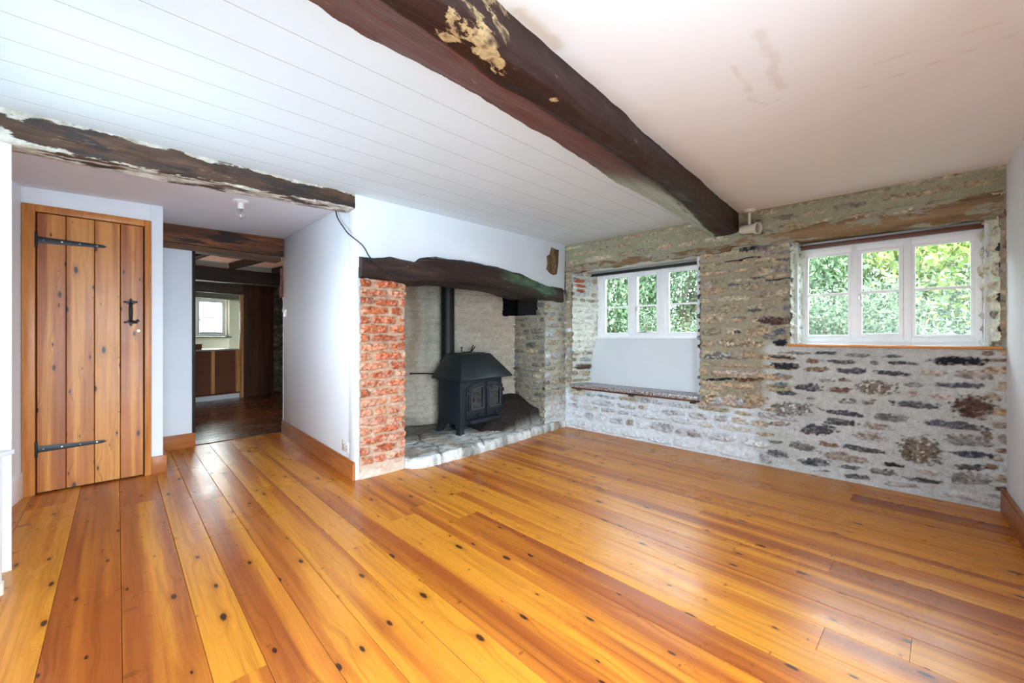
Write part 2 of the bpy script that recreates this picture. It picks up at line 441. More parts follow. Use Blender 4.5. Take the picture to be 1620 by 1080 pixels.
def floor_mat(name, sap, mid, heart, knotc, rough=(.24, .36), dirt=.0, kf=(2.3, 6.4), kr=.105, kp=1.7):
    """boards: attribute Wood = (metres along, metres across within the board, random per board)"""
    m, nt, b = new_mat(name); w = attr(nt, 'Wood')
    s = N(nt, 'ShaderNodeSeparateXYZ', {0: w}); X, Y, R = s.outputs
    def vec(kx, ky, kr, oy=0.0):
        return N(nt, 'ShaderNodeCombineXYZ', {0: mth(nt, 'ADD', mth(nt, 'MULTIPLY', X, kx), mth(nt, 'MULTIPLY', R, 37.0)), 1: mth(nt, 'ADD', mth(nt, 'MULTIPLY', Y, ky), oy), 2: mth(nt, 'MULTIPLY', R, kr)}).outputs[0]
    vo = N(nt, 'ShaderNodeTexVoronoi', {'Vector': vec(kf[0], kf[1], 91.0), 'Scale': 1.0, 'Randomness': 1.0}, voronoi_dimensions='2D')
    rnd = N(nt, 'ShaderNodeSeparateColor', {0: vo.outputs['Color']}).outputs
    rad = mth(nt, 'MULTIPLY', mth(nt, 'POWER', rnd[0], kp), kr)
    wob = mth(nt, 'MULTIPLY', mth(nt, 'SUBTRACT', noise(nt, vec(14, 30, 50), 1.0, 3), .5), .06)
    dd = mth(nt, 'ADD', vo.outputs['Distance'], wob)
    q = mth(nt, 'DIVIDE', dd, mth(nt, 'ADD', rad, .012))
    knot = ramp(nt, q, [(.55, 1), (.95, 0)]); halo = ramp(nt, mth(nt, 'MULTIPLY', q, .35), [(.2, 1), (.85, 0)])
    # side streaks off knots (branch scars)
    vo2 = N(nt, 'ShaderNodeTexVoronoi', {'Vector': vec(6.0, 3.2, 57.0, 3.3), 'Scale': 1.0}, voronoi_dimensions='2D')
    r2 = N(nt, 'ShaderNodeSeparateColor', {0: vo2.outputs['Color']}).outputs
    q2 = mth(nt, 'DIVIDE', mth(nt, 'ADD', vo2.outputs['Distance'], wob), mth(nt, 'ADD', mth(nt, 'MULTIPLY', mth(nt, 'POWER', r2[1], 5.0), .16), .002))
    scar = mth(nt, 'MULTIPLY', ramp(nt, q2, [(.6, 1), (1.0, 0)]), .75)
    bend = mth(nt, 'MULTIPLY', ramp(nt, dd, [(0, 1), (.4, 0)], 'EASE'), .22)
    low = noise(nt, vec(.40, 9.5, 23.0), 1.0, 3, .45, .15)
    lowb = mth(nt, 'ADD', low, mth(nt, 'MULTIPLY', mth(nt, 'SUBTRACT', N(nt, 'ShaderNodeTexWhiteNoise', {'W': mth(nt, 'MULTIPLY', R, 913.0)}, noise_dimensions='1D').outputs[0], .5), .30))
    c = ramp(nt, lowb, [(.30, sap), (.485, sap), (.535, mid), (.70, heart)])
    ring = noise(nt, N(nt, 'ShaderNodeVectorMath', {0: vec(1.1, 52, 77.0), 1: N(nt, 'ShaderNodeCombineXYZ', {1: mth(nt, 'MULTIPLY', bend, 5.0)}).outputs[0]}, operation='ADD').outputs[0], 1.0, 3, .5, .25)
    c = mixc(nt, 1.0, c, ramp(nt, ring, [(.3, (.74, .66, .52)), (.5, (1, 1, 1)), (.7, (1.08, 1.06, 1.0))]), 'MULTIPLY')
    fib = noise(nt, vec(9, 240, 11.0), 1.0, 2, .5)
    c = mixc(nt, 1.0, c, ramp(nt, fib, [(.3, .90), (.7, 1.06)]), 'MULTIPLY')
    c = mixc(nt, mth(nt, 'MULTIPLY', halo, .45), c, heart)
    c = mixc(nt, scar, c, tuple(.55 * h + .45 * k for h, k in zip(heart, knotc)))
    c = mixc(nt, mth(nt, 'MULTIPLY', knot, .92), c, knotc)
    o = objco(nt)
    if dirt:
        dm = ramp(nt, noise(nt, o, 1.7, 6, .62), [(.48, 0), (.66, 1)])
        c = mixc(nt, mth(nt, 'MULTIPLY', dm, dirt), c, srgb(120, 80, 44))
    scr = ramp(nt, noise(nt, stretch(nt, o, 3, 60, 1), 1.0, 5, .7, 1.5), [(.73, 0), (.78, 1)])
    c = mixc(nt, mth(nt, 'MULTIPLY', scr, .05), c, srgb(226, 206, 170))
    r = ramp(nt, noise(nt, o, 2.6, 6, .65), [(.3, rough[0]), (.7, rough[1])])
    setb(nt, b, c, r, 0, .38)
    bump(nt, b, mth(nt, 'ADD', mth(nt, 'MULTIPLY', fib, .3), noise(nt, vec(2.0, 7, 3.0), 1.0, 2)), .12, .004)
    return m
M_FLOOR = floor_mat('varnished_pine_boards', srgb(206, 134, 40), srgb(188, 110, 34), srgb(150, 76, 28), srgb(42, 16, 9), (.24, .36), 0, (2.8, 7.2), .085, 1.25)
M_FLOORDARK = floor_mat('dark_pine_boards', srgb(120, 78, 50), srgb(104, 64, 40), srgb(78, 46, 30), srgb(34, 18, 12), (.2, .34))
def door_mat():
    return floor_mat('waxed_pine_door_boards', srgb(200, 134, 62), srgb(178, 106, 44), srgb(142, 76, 30), srgb(34, 10, 8), (.3, .42), 0, (3.8, 9.5), .12, 1.2)
M_DOOR = door_mat()

# ------------------------------------------------------------------ floor
def boards(name, mat, F, x0, x1, ys, clips, zt=0.0, th=.02, gap=.0016, plank=None, seed=1, axis=None):
    """floor boards as one mesh, each board with its own random in the Wood attribute"""
    r = random.Random(seed); bm = bmesh.new(); lay = None
    me = bpy.data.meshes.new(name); V = []; Fc = []; A = []
    for k in range(len(ys) - 1):
        a, b_ = ys[k] + gap / 2, ys[k + 1] - gap / 2; x = x0 - r.uniform(0, plank[0] if plank else 0)
        while x < x1:
            l = (r.uniform(*plank) if plank else x1 - x + .01); e = min(x + l, x1); xa = max(x, x0); rd = r.random(); off = r.uniform(0, 40)
            x += l
            if e - xa < .01: continue
            e2 = e - (gap if e < x1 else 0); B = len(V); c = (b_ - a); bv = .0016
            prof = [(a, zt - th), (a, zt - bv), (a + bv, zt), ((a + b_) / 2, zt + .0006), (b_ - bv, zt), (b_, zt - bv), (b_, zt - th)]
            for xx in (xa, e2):
                for (y, z) in prof:
                    V.append((xx * H, y * H, z * H)); A.append((xx * H + off, (y - a) * H, rd))
            n = len(prof)
            for i in range(n - 1): Fc.append((B + i, B + n + i, B + n + i + 1, B + i + 1))
            Fc.append(tuple(B + i for i in range(n))); Fc.append(tuple(B + n + i for i in range(n - 1, -1, -1)))
    me.from_pydata(V, [], Fc)
    at_ = me.attributes.new('Wood', 'FLOAT_VECTOR', 'POINT'); at_.data.foreach_set('vector', np.array(A, dtype=np.float32).ravel())
    bm.from_mesh(me)
    Fi = F.inverted()
    for (p, nrm) in clips:           # world plane: keep the side the normal points away from
        co = Fi @ Vector((p[0] * H, p[1] * H, 0)); no = Fi.to_3x3() @ Vector((nrm[0], nrm[1], 0))
        bmesh.ops.bisect_plane(bm, geom=list(bm.verts) + list(bm.edges) + list(bm.faces), plane_co=co, plane_no=no, clear_outer=True)
    bmesh.ops.recalc_face_normals(bm, faces=bm.faces)
    bm.to_mesh(me); bm.free(); me.materials.append(mat)
    return link(name, me, F)
FLOORF = frame(0, 0, -.690, .724)                       # x into the hall, y = -(.724, .690)
rr = random.Random(5)
# y here runs from the far stone wall (negative) to the left wall (positive)
ys = [-4.0]
while ys[-1] < -.30: ys.append(ys[-1] + rr.uniform(.125, .165))
ys += [ys[-1] + .19]
while ys[-1] < 1.2: ys.append(ys[-1] + rr.uniform(.185, .215))
n_s = (.713, .701)
CL = [((.594, 4.58), (.713, .701)), ((2.795, 2.341), (.736, -.677)), ((-.054 - .03, -.757 - .03), (-.701, -.713)), ((-2.90, 3.74), (-.75, .66))]
fl = boards('floor', M_FLOOR, FLOORF, -3.2, 6.4, ys, CL, 0, .03, .0011, (2.2, 4.6), 9)
tag(fl, 'varnished golden pine floorboards running from the stone wall side into the hallway', 'floor', 'structure')
sf = MB().slab([(-3.3, 3.9), (-3.2, 2.3), (-2.4, 1.4), (0, -1.0), (2.95, 2.3), (.62, 4.7), (-1.2, 6.2), (-2.2, 4.6)], -.08, -.035).build('floor', M_RUBBER, WORLD, None, 0, False)
tag(sf, 'dark void under the gaps of the golden floorboards', 'subfloor', 'structure')
ys2 = [-3.2 + .15 * k for k in range(40)]
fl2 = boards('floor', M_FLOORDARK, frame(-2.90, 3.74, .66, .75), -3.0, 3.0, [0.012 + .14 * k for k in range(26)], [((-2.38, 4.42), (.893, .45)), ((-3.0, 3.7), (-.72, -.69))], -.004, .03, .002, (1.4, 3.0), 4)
tag(fl2, 'dark stained floorboards of the room beyond the doorway', 'floor', 'structure')
MB().box(-.05, .78, -.004, .03, -.02, .004).build('trim_1', M_LINT, frame(-2.90, 3.74, .66, .75), None, .002)
tag(bpy.data.objects['trim_1'], 'thin wooden threshold strip across the doorway floor', 'threshold', 'structure')

# ------------------------------------------------------------------ ceilings
def W2(F, x, y):
    p = F @ Vector((x * H, y * H, 0)); return (p.x / H, p.y / H)
CF = frame(0, 0, .697, .717)                      # x along the boards, y = left
mb = MB()
y_edge = 1.20; k = 0; yy = y_edge
def cz(x, y):
    p = W2(CF, x, y); return ceil_z(p[1])
bnds = [1.06, 1.232] + [1.404 + .172 * k for k in range(12)]
g = .0011
def strip(y0, y1, dz):
    mb.rings([[(x, y0, cz(x, y0) + dz), (x, y1, cz(x, y1) + dz)] for x in (-1.2, 3.75)], False, False)
for a, b_ in zip(bnds[:-1], bnds[1:]): strip(a + g, b_ - g, 0)
n_b = len(mb.f)
for a in bnds[1:-1]: strip(a - g, a + g, .0004)  # grey strips paint in the shade of the grooves between boards
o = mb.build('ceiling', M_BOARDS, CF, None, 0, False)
o.data.materials.append(plain('grey_groove_shade', (.34, .35, .35), .9))
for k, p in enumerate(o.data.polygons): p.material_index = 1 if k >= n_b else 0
bm = bmesh.new(); bm.from_mesh(o.data)                       # cut at the hall beam, at the chimney breast and the stone wall
Ci = CF.inverted()
def cut(bm, p, n):
    bmesh.ops.bisect_plane(bm, geom=list(bm.verts) + list(bm.edges) + list(bm.faces), plane_co=Ci @ Vector((p[0] * H, p[1] * H, 0)), plane_no=Ci.to_3x3() @ Vector((n[0], n[1], 0)), clear_outer=True)
cut(bm, (-2.122, 1.755), (-.727, .686)); cut(bm, (.594 + .03, 4.58 + .03), (.713, .701)); cut(bm, (-.1, -.8), (-.701, -.713))
bm.to_mesh(o.data); bm.free()
tag(o, 'white painted tongue and groove boarded ceiling left of the dark beam', 'ceiling', 'structure')
# plaster ceiling right of the beam, with its old hairline stains as colour
def ceiling_right():
    r0, r1, t0, t1 = -.86, 1.6, -.9, 3.75
    res = .014; nx = int((t1 - t0) / res); ny = int((r1 - r0) / res)
    T, R = np.meshgrid(np.linspace(t0, t1, nx), np.linspace(r0, r1, ny), indexing='ij')
    Xw = .653 * T + .757 * R; Yw = .757 * T - .653 * R
    Zc = 1.935 + .014 * Yw
    C = np.empty((nx, ny, 3)); C[:] = (.80, .805, .815)
    C *= (.975 + .05 * fbm(T, R, 1.5, 1.5, 3))[..., None]
    px = 810 + 655 * Xw / np.maximum(Yw, .2); py = 531 - 655 * (Zc - 1) / np.maximum(Yw, .2)
    def stroke(pts, wd, col, amt):
        nonlocal C
        P = []
        for (u, v) in pts:
            Y = .935 * 655 / (531 - v) / (1 - .014 * 655 / (531 - v)); X = (u - 810) / 655 * Y
            P.append((.653 * X + .757 * Y, .757 * X - .653 * Y))
        d = np.full(T.shape, 9.0)
        for (a, b_) in zip(P[:-1], P[1:]):
            ax, ay = a; bx, by = b_; L = (bx - ax) ** 2 + (by - ay) ** 2
            q = np.clip(((T - ax) * (bx - ax) + (R - ay) * (by - ay)) / L, 0, 1)
            d = np.minimum(d, np.hypot(T - ax - q * (bx - ax), R - ay - q * (by - ay)))
        d = d + (fbm(T, R, 25, 25, 5) - .5) * wd * 1.4
        k = (smooth(wd, wd * .25, d) * amt)[..., None]
        C = C * (1 - k) + np.array(srgb(*col)) * k
    stroke([(1162, 105), (1178, 132), (1192, 160)], .010, (196, 182, 168), .35)
    stroke([(1192, 160), (1212, 166), (1232, 158)], .006, (190, 180, 170), .35)
    stroke([(1200, 52), (1212, 78), (1228, 98), (1222, 115), (1238, 138)], .028, (206, 198, 182), .4)
    stroke([(1340, 147), (1460, 106), (1620, 50)], .005, (196, 188, 184), .3)
    stroke([(1360, 110), (1480, 70), (1620, 22)], .005, (200, 192, 186), .25)
    stroke([(818, 20), (846, 42), (880, 72)], .03, (188, 160, 120), .5)
    k = (smooth(-.70, -.80, R + (fbm(T, R, 6, 6, 8) - .5) * .12) * .35)[..., None]
    C = C * (1 - k) + np.array(srgb(206, 182, 158)) * k
    Y_loc = -R
    co = np.stack([T * H, Y_loc * H, Zc * H], -1).reshape(-1, 3)
    i, j = np.meshgrid(np.arange(nx - 1), np.arange(ny - 1), indexing='ij')
    xm = Xw[:-1, :-1]; ym = Yw[:-1, :-1]
    keep = ((xm - .594) * .713 + (ym - 4.58) * .701 < .02) & ((xm - 2.795) * .736 - (ym - 2.341) * .677 < .03)
    i = i[keep]; j = j[keep]; a = i * ny + j
    fc = np.stack([a, a + 1, a + ny + 1, a + ny], -1)
    m, nt, b = new_mat('stained_ceiling_plaster'); v = objco(nt)
    setb(nt, b, attr(nt, 'Col', 'Color'), .8, 0, .25); bump(nt, b, noise(nt, v, 6, 5, .6), .15, .006)
    return gridmesh('ceiling', co, fc, C.reshape(-1, 3), m, BEAM)
tag(ceiling_right(), 'white plaster ceiling right of the dark beam with a faint water mark', 'ceiling', 'structure')
# hall ceiling
pts = [(-1.08, 2.93), (-2.19, 1.83), (-3.2, 2.55), (-3.3, 3.5), (-2.95, 3.80), (-2.36, 4.36), (-2.30, 4.30)]
mb = MB().slab(pts, lambda x, y: hall_z(y), lambda x, y: hall_z(y) + .02)
tag(mb.build('ceiling', M_CEIL, WORLD, None, 0, False), 'smooth white ceiling of the hall passage beyond the narrow beam', 'ceiling', 'structure')
ev = MB().box(1.4, 3.6, .05, 1.5, 1.86, 1.95).build('sky_block_slab', M_DARKWOOD, SOUTH, None, 0, False)  # unseen slab added to keep steep sky light out of the opening
tag(ev, 'unseen dark slab added to shade the opening behind the camera', 'sky_block_slab', 'structure')
# roof slab over everything so no sky leaks in
mb = MB().slab([(-8.5, 9.5), (-8.5, 2.0), (-2.4, 1.2), (0, -1.1), (3.2, 2.2), (.8, 4.95), (0.2, 6.2), (-3, 9.5)], 2.03, 2.10)
tag(mb.build('ceiling', M_SOOT, WORLD, None, 0, False), 'upper floor boards above the ceilings', 'ceiling', 'structure')

# ------------------------------------------------------------------ the big beam
AR = [(-1.2, .912), (.86, .912), (1.0, .923), (1.3, .885), (1.9, .88), (2.3, .875), (2.75, .90), (3.2, .95), (3.8, .975)]
def arris(x):
    for (a, va), (b_, vb) in zip(AR[:-1], AR[1:]):
        if x <= b_: return va + (vb - va) * (x - a) / (b_ - a)
    return AR[-1][1]
def bring(x):
    ct = 1.935 + .014 * (.757 * x + .65) + .012
    ya = arris(x)
    return [(1.212 + .008 * math.sin(x * 3.1), ct), (ya + .03, 1.835), (ya - .012, 1.818), (.86, 1.822), (.815, 1.83), (.797, 1.85), (.80, ct)]
mb = hewn(bring, -.9, 3.78, 220, .012, 3.6, 3, 6)
bm_o = mb.build('ceiling_beam', M_BEAM, BEAM, None, 0, True, sharp=60)
tag(bm_o, 'massive dark brown hewn beam crossing the whole ceiling with peeled pale patches', 'beam')
def beam_paint():
    """paint colours of the beam: brown all over, lighter red brown on its hewn left side, pale green limewash near the window wall, bare patch"""
    me = bm_o.data; n = len(me.vertices); co = np.empty(n * 3, dtype=np.float32); me.vertices.foreach_get('co', co); co = co.reshape(-1, 3) / H
    no = np.empty(n * 3, dtype=np.float32); me.vertex_normals.foreach_get('vector', no); no = no.reshape(-1, 3)
    t, y = co[:, 0], co[:, 1]
    left = smooth(.05, .3, no[:, 1]) * smooth(.875, .93, y)
    C = np.empty((n, 3)); C[:] = srgb(44, 21, 15)
    C = C * (1 - left[:, None]) + np.array(srgb(98, 50, 33)) * left[:, None]
    g = left * smooth(2.05, 2.5, t); C = C * (1 - g[:, None]) + np.array(srgb(168, 182, 168)) * g[:, None]
    a = me.attributes.new('Col', 'FLOAT_COLOR', 'POINT'); a.data.foreach_set('color', np.concatenate([C, np.ones((n, 1))], 1).astype(np.float32).ravel())
    a2 = me.attributes.new('Bare', 'FLOAT', 'POINT')
    d = np.exp(-(((t - .80) / .17) ** 2 + ((y - .84) / .09) ** 2)); a2.data.foreach_set('value', d.astype(np.float32))
    m, nt, b = new_mat('brown_beam_paint'); v = objco(nt)
    c = attr(nt, 'Col', 'Color')
    g1 = noise(nt, stretch(nt, v, 1.2, 16, 16), 1.0, 6, .62, .4); g2 = noise(nt, stretch(nt, v, 5, 60, 60), 1.0, 3, .6)
    c = mixc(nt, 1.0, c, ramp(nt, g1, [(.3, .62), (.5, 1.0), (.72, 1.35)]), 'MULTIPLY')
    c = mixc(nt, 1.0, c, ramp(nt, g2, [(.3, .85), (.7, 1.12)]), 'MULTIPLY')
    flake = noise(nt, stretch(nt, v, 5, 9, 9), 1.0, 7, .68)
    bare = ramp(nt, mth(nt, 'ADD', mth(nt, 'MULTIPLY', attr(nt, 'Bare', 'Fac'), .25), flake), [(.665, 0), (.69, 1)])
    c = mixc(nt, bare, c, ramp(nt, noise(nt, v, 22, 4), [(.35, srgb(70, 52, 36)), (.55, srgb(176, 146, 104)), (.75, srgb(120, 112, 80))]))
    setb(nt, b, c, ramp(nt, g1, [(.3, .42), (.7, .62)]), 0, .38)
    bump(nt, b, mth(nt, 'ADD', g1, mth(nt, 'MULTIPLY', flake, .8)), .7, .012)
    me.materials.clear(); me.materials.append(m)
beam_paint()

# hall beam
def hring(x):
    f = x / 1.515
    zt = ceil_z(1.755 + 1.102 * f) + .01; zb = 1.818 + .058 * f
    return [(-.004, zt), (.004, (zt + zb) / 2), (.0, zb + .008), (.012, zb), (.15, zb), (.16, zt)]
o = hewn(hring, -.06, 1.515, 120, .009, 5, 11, 8).build('ceiling_beam', M_HBEAM, HBEAM, None, 0, True, sharp=60)
def flaking(o):
    me = o.data; n = len(me.vertices); co = np.empty(n * 3, dtype=np.float32); me.vertices.foreach_get('co', co); co = co.reshape(-1, 3) / H
    x, z = co[:, 0], co[:, 2]; f = x / 1.515; zt_ = 1.935 + .014 * (1.755 + 1.102 * f); zb_ = 1.818 + .058 * f
    v = smooth(.030, .006, zt_ - z) * .9 + smooth(.020, .002, z - zb_) * .75 + smooth(.10, .0, x) * .5
    a = me.attributes.new('Bare', 'FLOAT', 'POINT'); a.data.foreach_set('value', v.astype(np.float32))
    nt = me.materials[0].node_tree; b = nt.nodes['Principled BSDF']; old = b.inputs['Base Color'].links[0].from_socket
    fl_ = noise(nt, stretch(nt, objco(nt), 5, 18, 18), 1.0, 6, .65)
    m_ = ramp(nt, mth(nt, 'ADD', mth(nt, 'MULTIPLY', attr(nt, 'Bare', 'Fac'), .26), fl_), [(.66, 0), (.70, 1)])
    nt.links.new(mixc(nt, m_, old, ramp(nt, noise(nt, objco(nt), 18, 4), [(.3, srgb(150, 144, 128)), (.7, srgb(218, 214, 204))])), b.inputs['Base Color'])
flaking(o)
tag(o, 'narrow weathered oak beam with flaking white edges where the hall begins', 'beam')

# ------------------------------------------------------------------ stone wall with two window recesses
TR = [(1.999,0.951,2.092,0.946,0.053,'k'),(2.03,0.875,2.225,0.874,0.023,'m'),(2.253,0.878,2.397,0.877,0.022,'d'),(2.426,0.874,2.568,0.87,0.024,'m'),(2.603,0.868,2.72,0.87,0.028,'d'),(1.972,0.843,2.147,0.833,0.02,'d'),(2.19,0.819,2.289,0.823,0.038,'b'),(2.324,0.819,2.491,0.826,0.03,'d'),(2.55,0.823,2.59,0.825,0.035,'m'),(2.637,0.832,2.792,0.82,0.025,'d'),(1.972,0.776,2.169,0.776,0.056,'k'),(2.185,0.755,2.339,0.764,0.038,'b'),(2.371,0.759,2.546,0.764,0.048,'d'),(2.572,0.76,2.744,0.754,0.026,'d'),(1.996,0.7,2.126,0.696,0.026,'m'),(2.284,0.679,2.373,0.692,0.025,'m'),(2.383,0.693,2.468,0.696,0.03,'b'),(2.487,0.656,2.691,0.666,0.104,'t'),(2.002,0.63,2.087,0.634,0.046,'m'),(2.12,0.627,2.304,0.625,0.057,'d'),(2.329,0.621,2.464,0.63,0.043,'b'),(2.002,0.57,2.158,0.573,0.033,'d'),(2.206,0.552,2.253,0.557,0.019,'m'),(2.378,0.552,2.496,0.562,0.042,'w'),(2.514,0.555,2.59,0.561,0.035,'m'),(1.967,0.439,2.253,0.475,0.111,'w'),(2.294,0.474,2.532,0.469,0.036,'d'),(2.304,0.4,2.496,0.405,0.049,'d'),(2.559,0.473,2.748,0.476,0.057,'m'),(2.653,0.571,2.883,0.565,0.05,'d'),(1.972,0.332,2.098,0.344,0.033,'r'),(2.147,0.316,2.388,0.346,0.082,'d'),(2.51,0.401,2.666,0.408,0.041,'r'),(2.817,0.851,3.083,0.852,0.058,'k'),(2.796,0.768,2.905,0.775,0.038,'p'),(2.935,0.772,3.093,0.772,0.057,'r'),(2.728,0.694,2.811,0.693,0.033,'m'),(2.842,0.706,3.07,0.707,0.037,'d'),(2.834,0.624,2.922,0.631,0.035,'p'),(2.724,0.629,2.804,0.643,0.033,'p'),(2.924,0.57,3.1,0.592,0.144,'B'),(2.792,0.472,3.073,0.462,0.047,'d'),(2.092,0.196,2.258,0.182,0.064,'m'),(2.274,0.235,2.388,0.238,0.037,'b'),(2.397,0.24,2.654,0.234,0.041,'d'),(2.284,0.169,2.559,0.165,0.066,'r'),(2.464,0.33,2.637,0.331,0.064,'r'),(1.955,0.19,2.064,0.197,0.027,'m'),(1.949,0.108,2.109,0.114,0.053,'d'),(2.164,0.08,2.344,0.107,0.057,'d'),(2.383,0.091,2.519,0.104,0.03,'d'),(2.253,0.033,2.349,0.046,0.016,'d'),(2.431,0.035,2.563,0.055,0.036,'d'),(2.546,0.104,2.683,0.113,0.046,'m'),(2.611,0.162,2.72,0.169,0.028,'k'),(2.62,0.041,2.796,0.058,0.034,'r'),(2.687,0.267,2.891,0.301,0.192,'t'),(2.894,0.377,3.086,0.39,0.067,'m'),(2.913,0.295,3.096,0.309,0.041,'d'),(2.935,0.215,3.07,0.24,0.041,'d'),(2.92,0.143,3.083,0.173,0.078,'m'),(2.716,0.093,2.898,0.111,0.033,'d'),(2.772,0.156,2.902,0.165,0.033,'p'),(2.894,0.046,3.08,0.045,0.036,'r'),(1.759,1.691,1.919,1.679,0.044,'k'),(1.629,1.606,1.919,1.617,0.016,'k'),(1.807,1.2,1.932,1.199,0.037,'d'),(1.887,1.124,2.109,1.111,0.064,'B'),(1.97,1.025,2.08,1.041,0.05,'d'),(1.827,1.455,1.932,1.452,0.018,'d'),(1.919,1.421,2.104,1.428,0.013,'k'),(1.661,1.414,1.753,1.41,0.027,'d'),(1.482,1.43,1.558,1.427,0.047,'r'),(2.007,1.573,2.115,1.566,0.021,'d'),(1.69,1.144,1.827,1.148,0.023,'m'),(1.49,1.174,1.654,1.172,0.031,'o'),(1.718,1.03,1.773,1.033,0.03,'k'),(1.97,1.509,2.104,1.491,0.05,'m'),(1.474,0.628,1.739,0.66,0.025,'k'),(1.739,0.644,1.923,0.658,0.035,'B'),(1.786,0.497,1.923,0.512,0.125,'o'),(1.625,0.471,1.746,0.484,0.089,'p'),(1.474,0.48,1.578,0.474,0.084,'t'),(1.474,0.823,1.731,0.844,0.05,'w'),(1.782,0.846,1.93,0.847,0.047,'o'),(1.602,0.939,1.909,0.951,0.072,'t'),(1.482,0.57,1.679,0.583,0.05,'o'),(1.555,0.697,1.923,0.712,0.04,'p')]
stones = []
rs = random.Random(3)
for (xa, za, xb, zb, th, kk) in TR:
    L = math.hypot(xb - xa, zb - za)
    stones.append(dict(cx=(xa + xb) / 2, cz=(za + zb) / 2, hx=L / 2 * 1.02, hz=th / 2 * 1.02, ang=math.atan2(zb - za, xb - xa), col=rs.choice(PAL[kk]), bump=rs.uniform(.004, .010),
                       spk=.28 if kk in 'wt' else .10, soft=.32, wob=.5, pow=2.4))
pier = courses(1.45, 1.93, .40, 1.70, (.055, .105), (.12, .32), ['g', 'o', 'g', 'o'], 21, .018, .012, .06)
low = courses(-.05, 1.97, .0, .44, (.05, .11), (.10, .30), ['W', 'W', 'g', 'm'], 22, .016, .014, .10)
leftj = courses(-.05, .12, .44, 1.70, (.05, .09), (.08, .2), ['W', 'g', 'g'], 23, .014, .012, .06)
top = courses(-.05, 3.2, 1.76, 2.02, (.06, .10), (.14, .40), ['g', 'g', 't', 'o'], 24, .026, .007, .05)
redge = courses(3.09, 3.2, .0, 1.70, (.04, .08), (.06, .12), ['o', 'b', 'r', 'g'], 25, .012, .012, .06)
rpier = courses(1.93, 2.12, .96, 1.70, (.05, .09), (.10, .2), ['g', 'm', 'g'], 26, .018, .006, .06)
def base_wall(X, Z):
    a = np.array(srgb(146, 138, 117)); b_ = np.array(srgb(178, 179, 173)); c = np.array(srgb(194, 199, 202)); d = np.array(srgb(140, 138, 114))
    inf = smooth(1.90, 1.97, X) * smooth(.99, .90, Z)
    C = a * (1 - inf[..., None]) + b_ * inf[..., None]
    lo = smooth(.52, .36, Z + .06 * np.sin(X * 9)) * (.8 * smooth(2.0, 1.8, X) + .35)
    C = C * (1 - np.clip(lo, 0, 1)[..., None]) + c * np.clip(lo, 0, 1)[..., None]
    up = smooth(1.74, 1.80, Z)[..., None]
    return C * (1 - up) + d * up
def wash_wall(X, Z):
    m = smooth(.46, .30, Z) * smooth(2.02, 1.75, X) * .62 + smooth(.16, .03, Z) * .5 + smooth(.12, .0, X) * smooth(1.3, .9, Z) * .5
    return (204, 209, 214), np.clip(m, 0, 1)
def hole_wall(x, z):
    return ((x > .087) & (x < 1.453) & (z > .455) & (z < 1.695)) | ((x > 2.105) & (x < 3.115) & (z > .93) & (z < 1.70))
wall_n = rubble('wall_north', M_STONE, STONE, 3.15, 0, 2.0, .0055, leftj + low + pier + rpier + top + redge + stones, base_wall, 40, hole_wall, .005, None, wash_wall)
tag(wall_n, 'exposed rubble stone wall with grey mortar holding both windows', 'wall', 'structure')
# backing so the wall has its thickness (outer leaf, around the openings)
mb = MB()
for (x0, x1, y0, y1, z0, z1) in ((-.6, .19, .36, .40, -.3, 2.05), (1.385, 1.80, .10, .38, -.3, 2.05), (1.80, 2.135, .08, .24, -.3, 2.05), (3.065, 3.5, .12, .25, -.3, 2.05), (.19, 1.385, .36, .39, -.3, .985),
                                 (2.135, 3.065, .20, .245, -.3, .93), (.19, 1.385, .36, .39, 1.69, 2.05), (2.135, 3.065, .20, .245, 1.66, 2.05)):
    mb.box(x0, x1, y0, y1, z0, z1)
mb.build('outer_leaf', M_PANEL, STONE, wall_n, 0, False)
# reveals
def sub(ax, ay, bx, by):           # frame inside STONE local coordinates
    d = Vector((bx - ax, by - ay)); d.normalize()
    return Matrix(((d.x, -d.y, 0, ax * H), (d.y, d.x, 0, ay * H), (0, 0, 1, 0), (0, 0, 0, 1)))
def reveal(ax, ay, bx, by, z0, z1, st, base, seed, wash=None, bumpy=.008):
    L = math.hypot(bx - ax, by - ay)
    o = rubble('reveal', M_STONE, WORLD, L, z0, z1, .006, st, base, seed, None, bumpy, wall_n, wash)
    o.matrix_local = sub(ax, ay, bx, by); return o
st = courses(0, .36, .44, 1.72, (.05, .085), (.09, .2), ['g', 'W', 'g', 'W'], 31, .014, .018, .06)
for k, (z, x0, w) in enumerate(((1.60, .03, .14), (1.545, .02, .17), (1.49, .05, .13))):
    st.append(dict(cx=x0 + w / 2, cz=z, hx=w / 2, hz=.021, ang=.0, col=PAL['R'][k], bump=.008, spk=.05, soft=.3, wob=.35))
st.append(dict(cx=.13, cz=.66, hx=.12, hz=.028, ang=0, col=(92, 76, 62), bump=.03, spk=.05, soft=.3, wob=.35))
reveal(.087, 0, .187, .335, .44, 1.72, st, (196, 198, 186), 51, lambda X, Z: ((222, 224, 214), .75 * smooth(1.45, 1.3, Z) * smooth(.75, .85, Z)), .012)
reveal(1.377, .335, 1.453, 0, .44, 1.72, courses(0, .36, .44, 1.72, (.05, .085), (.09, .2), ['g', 'W'], 32, .014, .018), (196, 196, 186), 52, None, .012)
reveal(2.105, 0, 2.140, .20, .90, 1.72, courses(0, .25, .9, 1.72, (.05, .085), (.06, .14), ['W', 'g', 'W', 'd'], 33, .014, .011), (214, 220, 208), 53, lambda X, Z: ((224, 230, 218), .7 + 0 * X), .014)
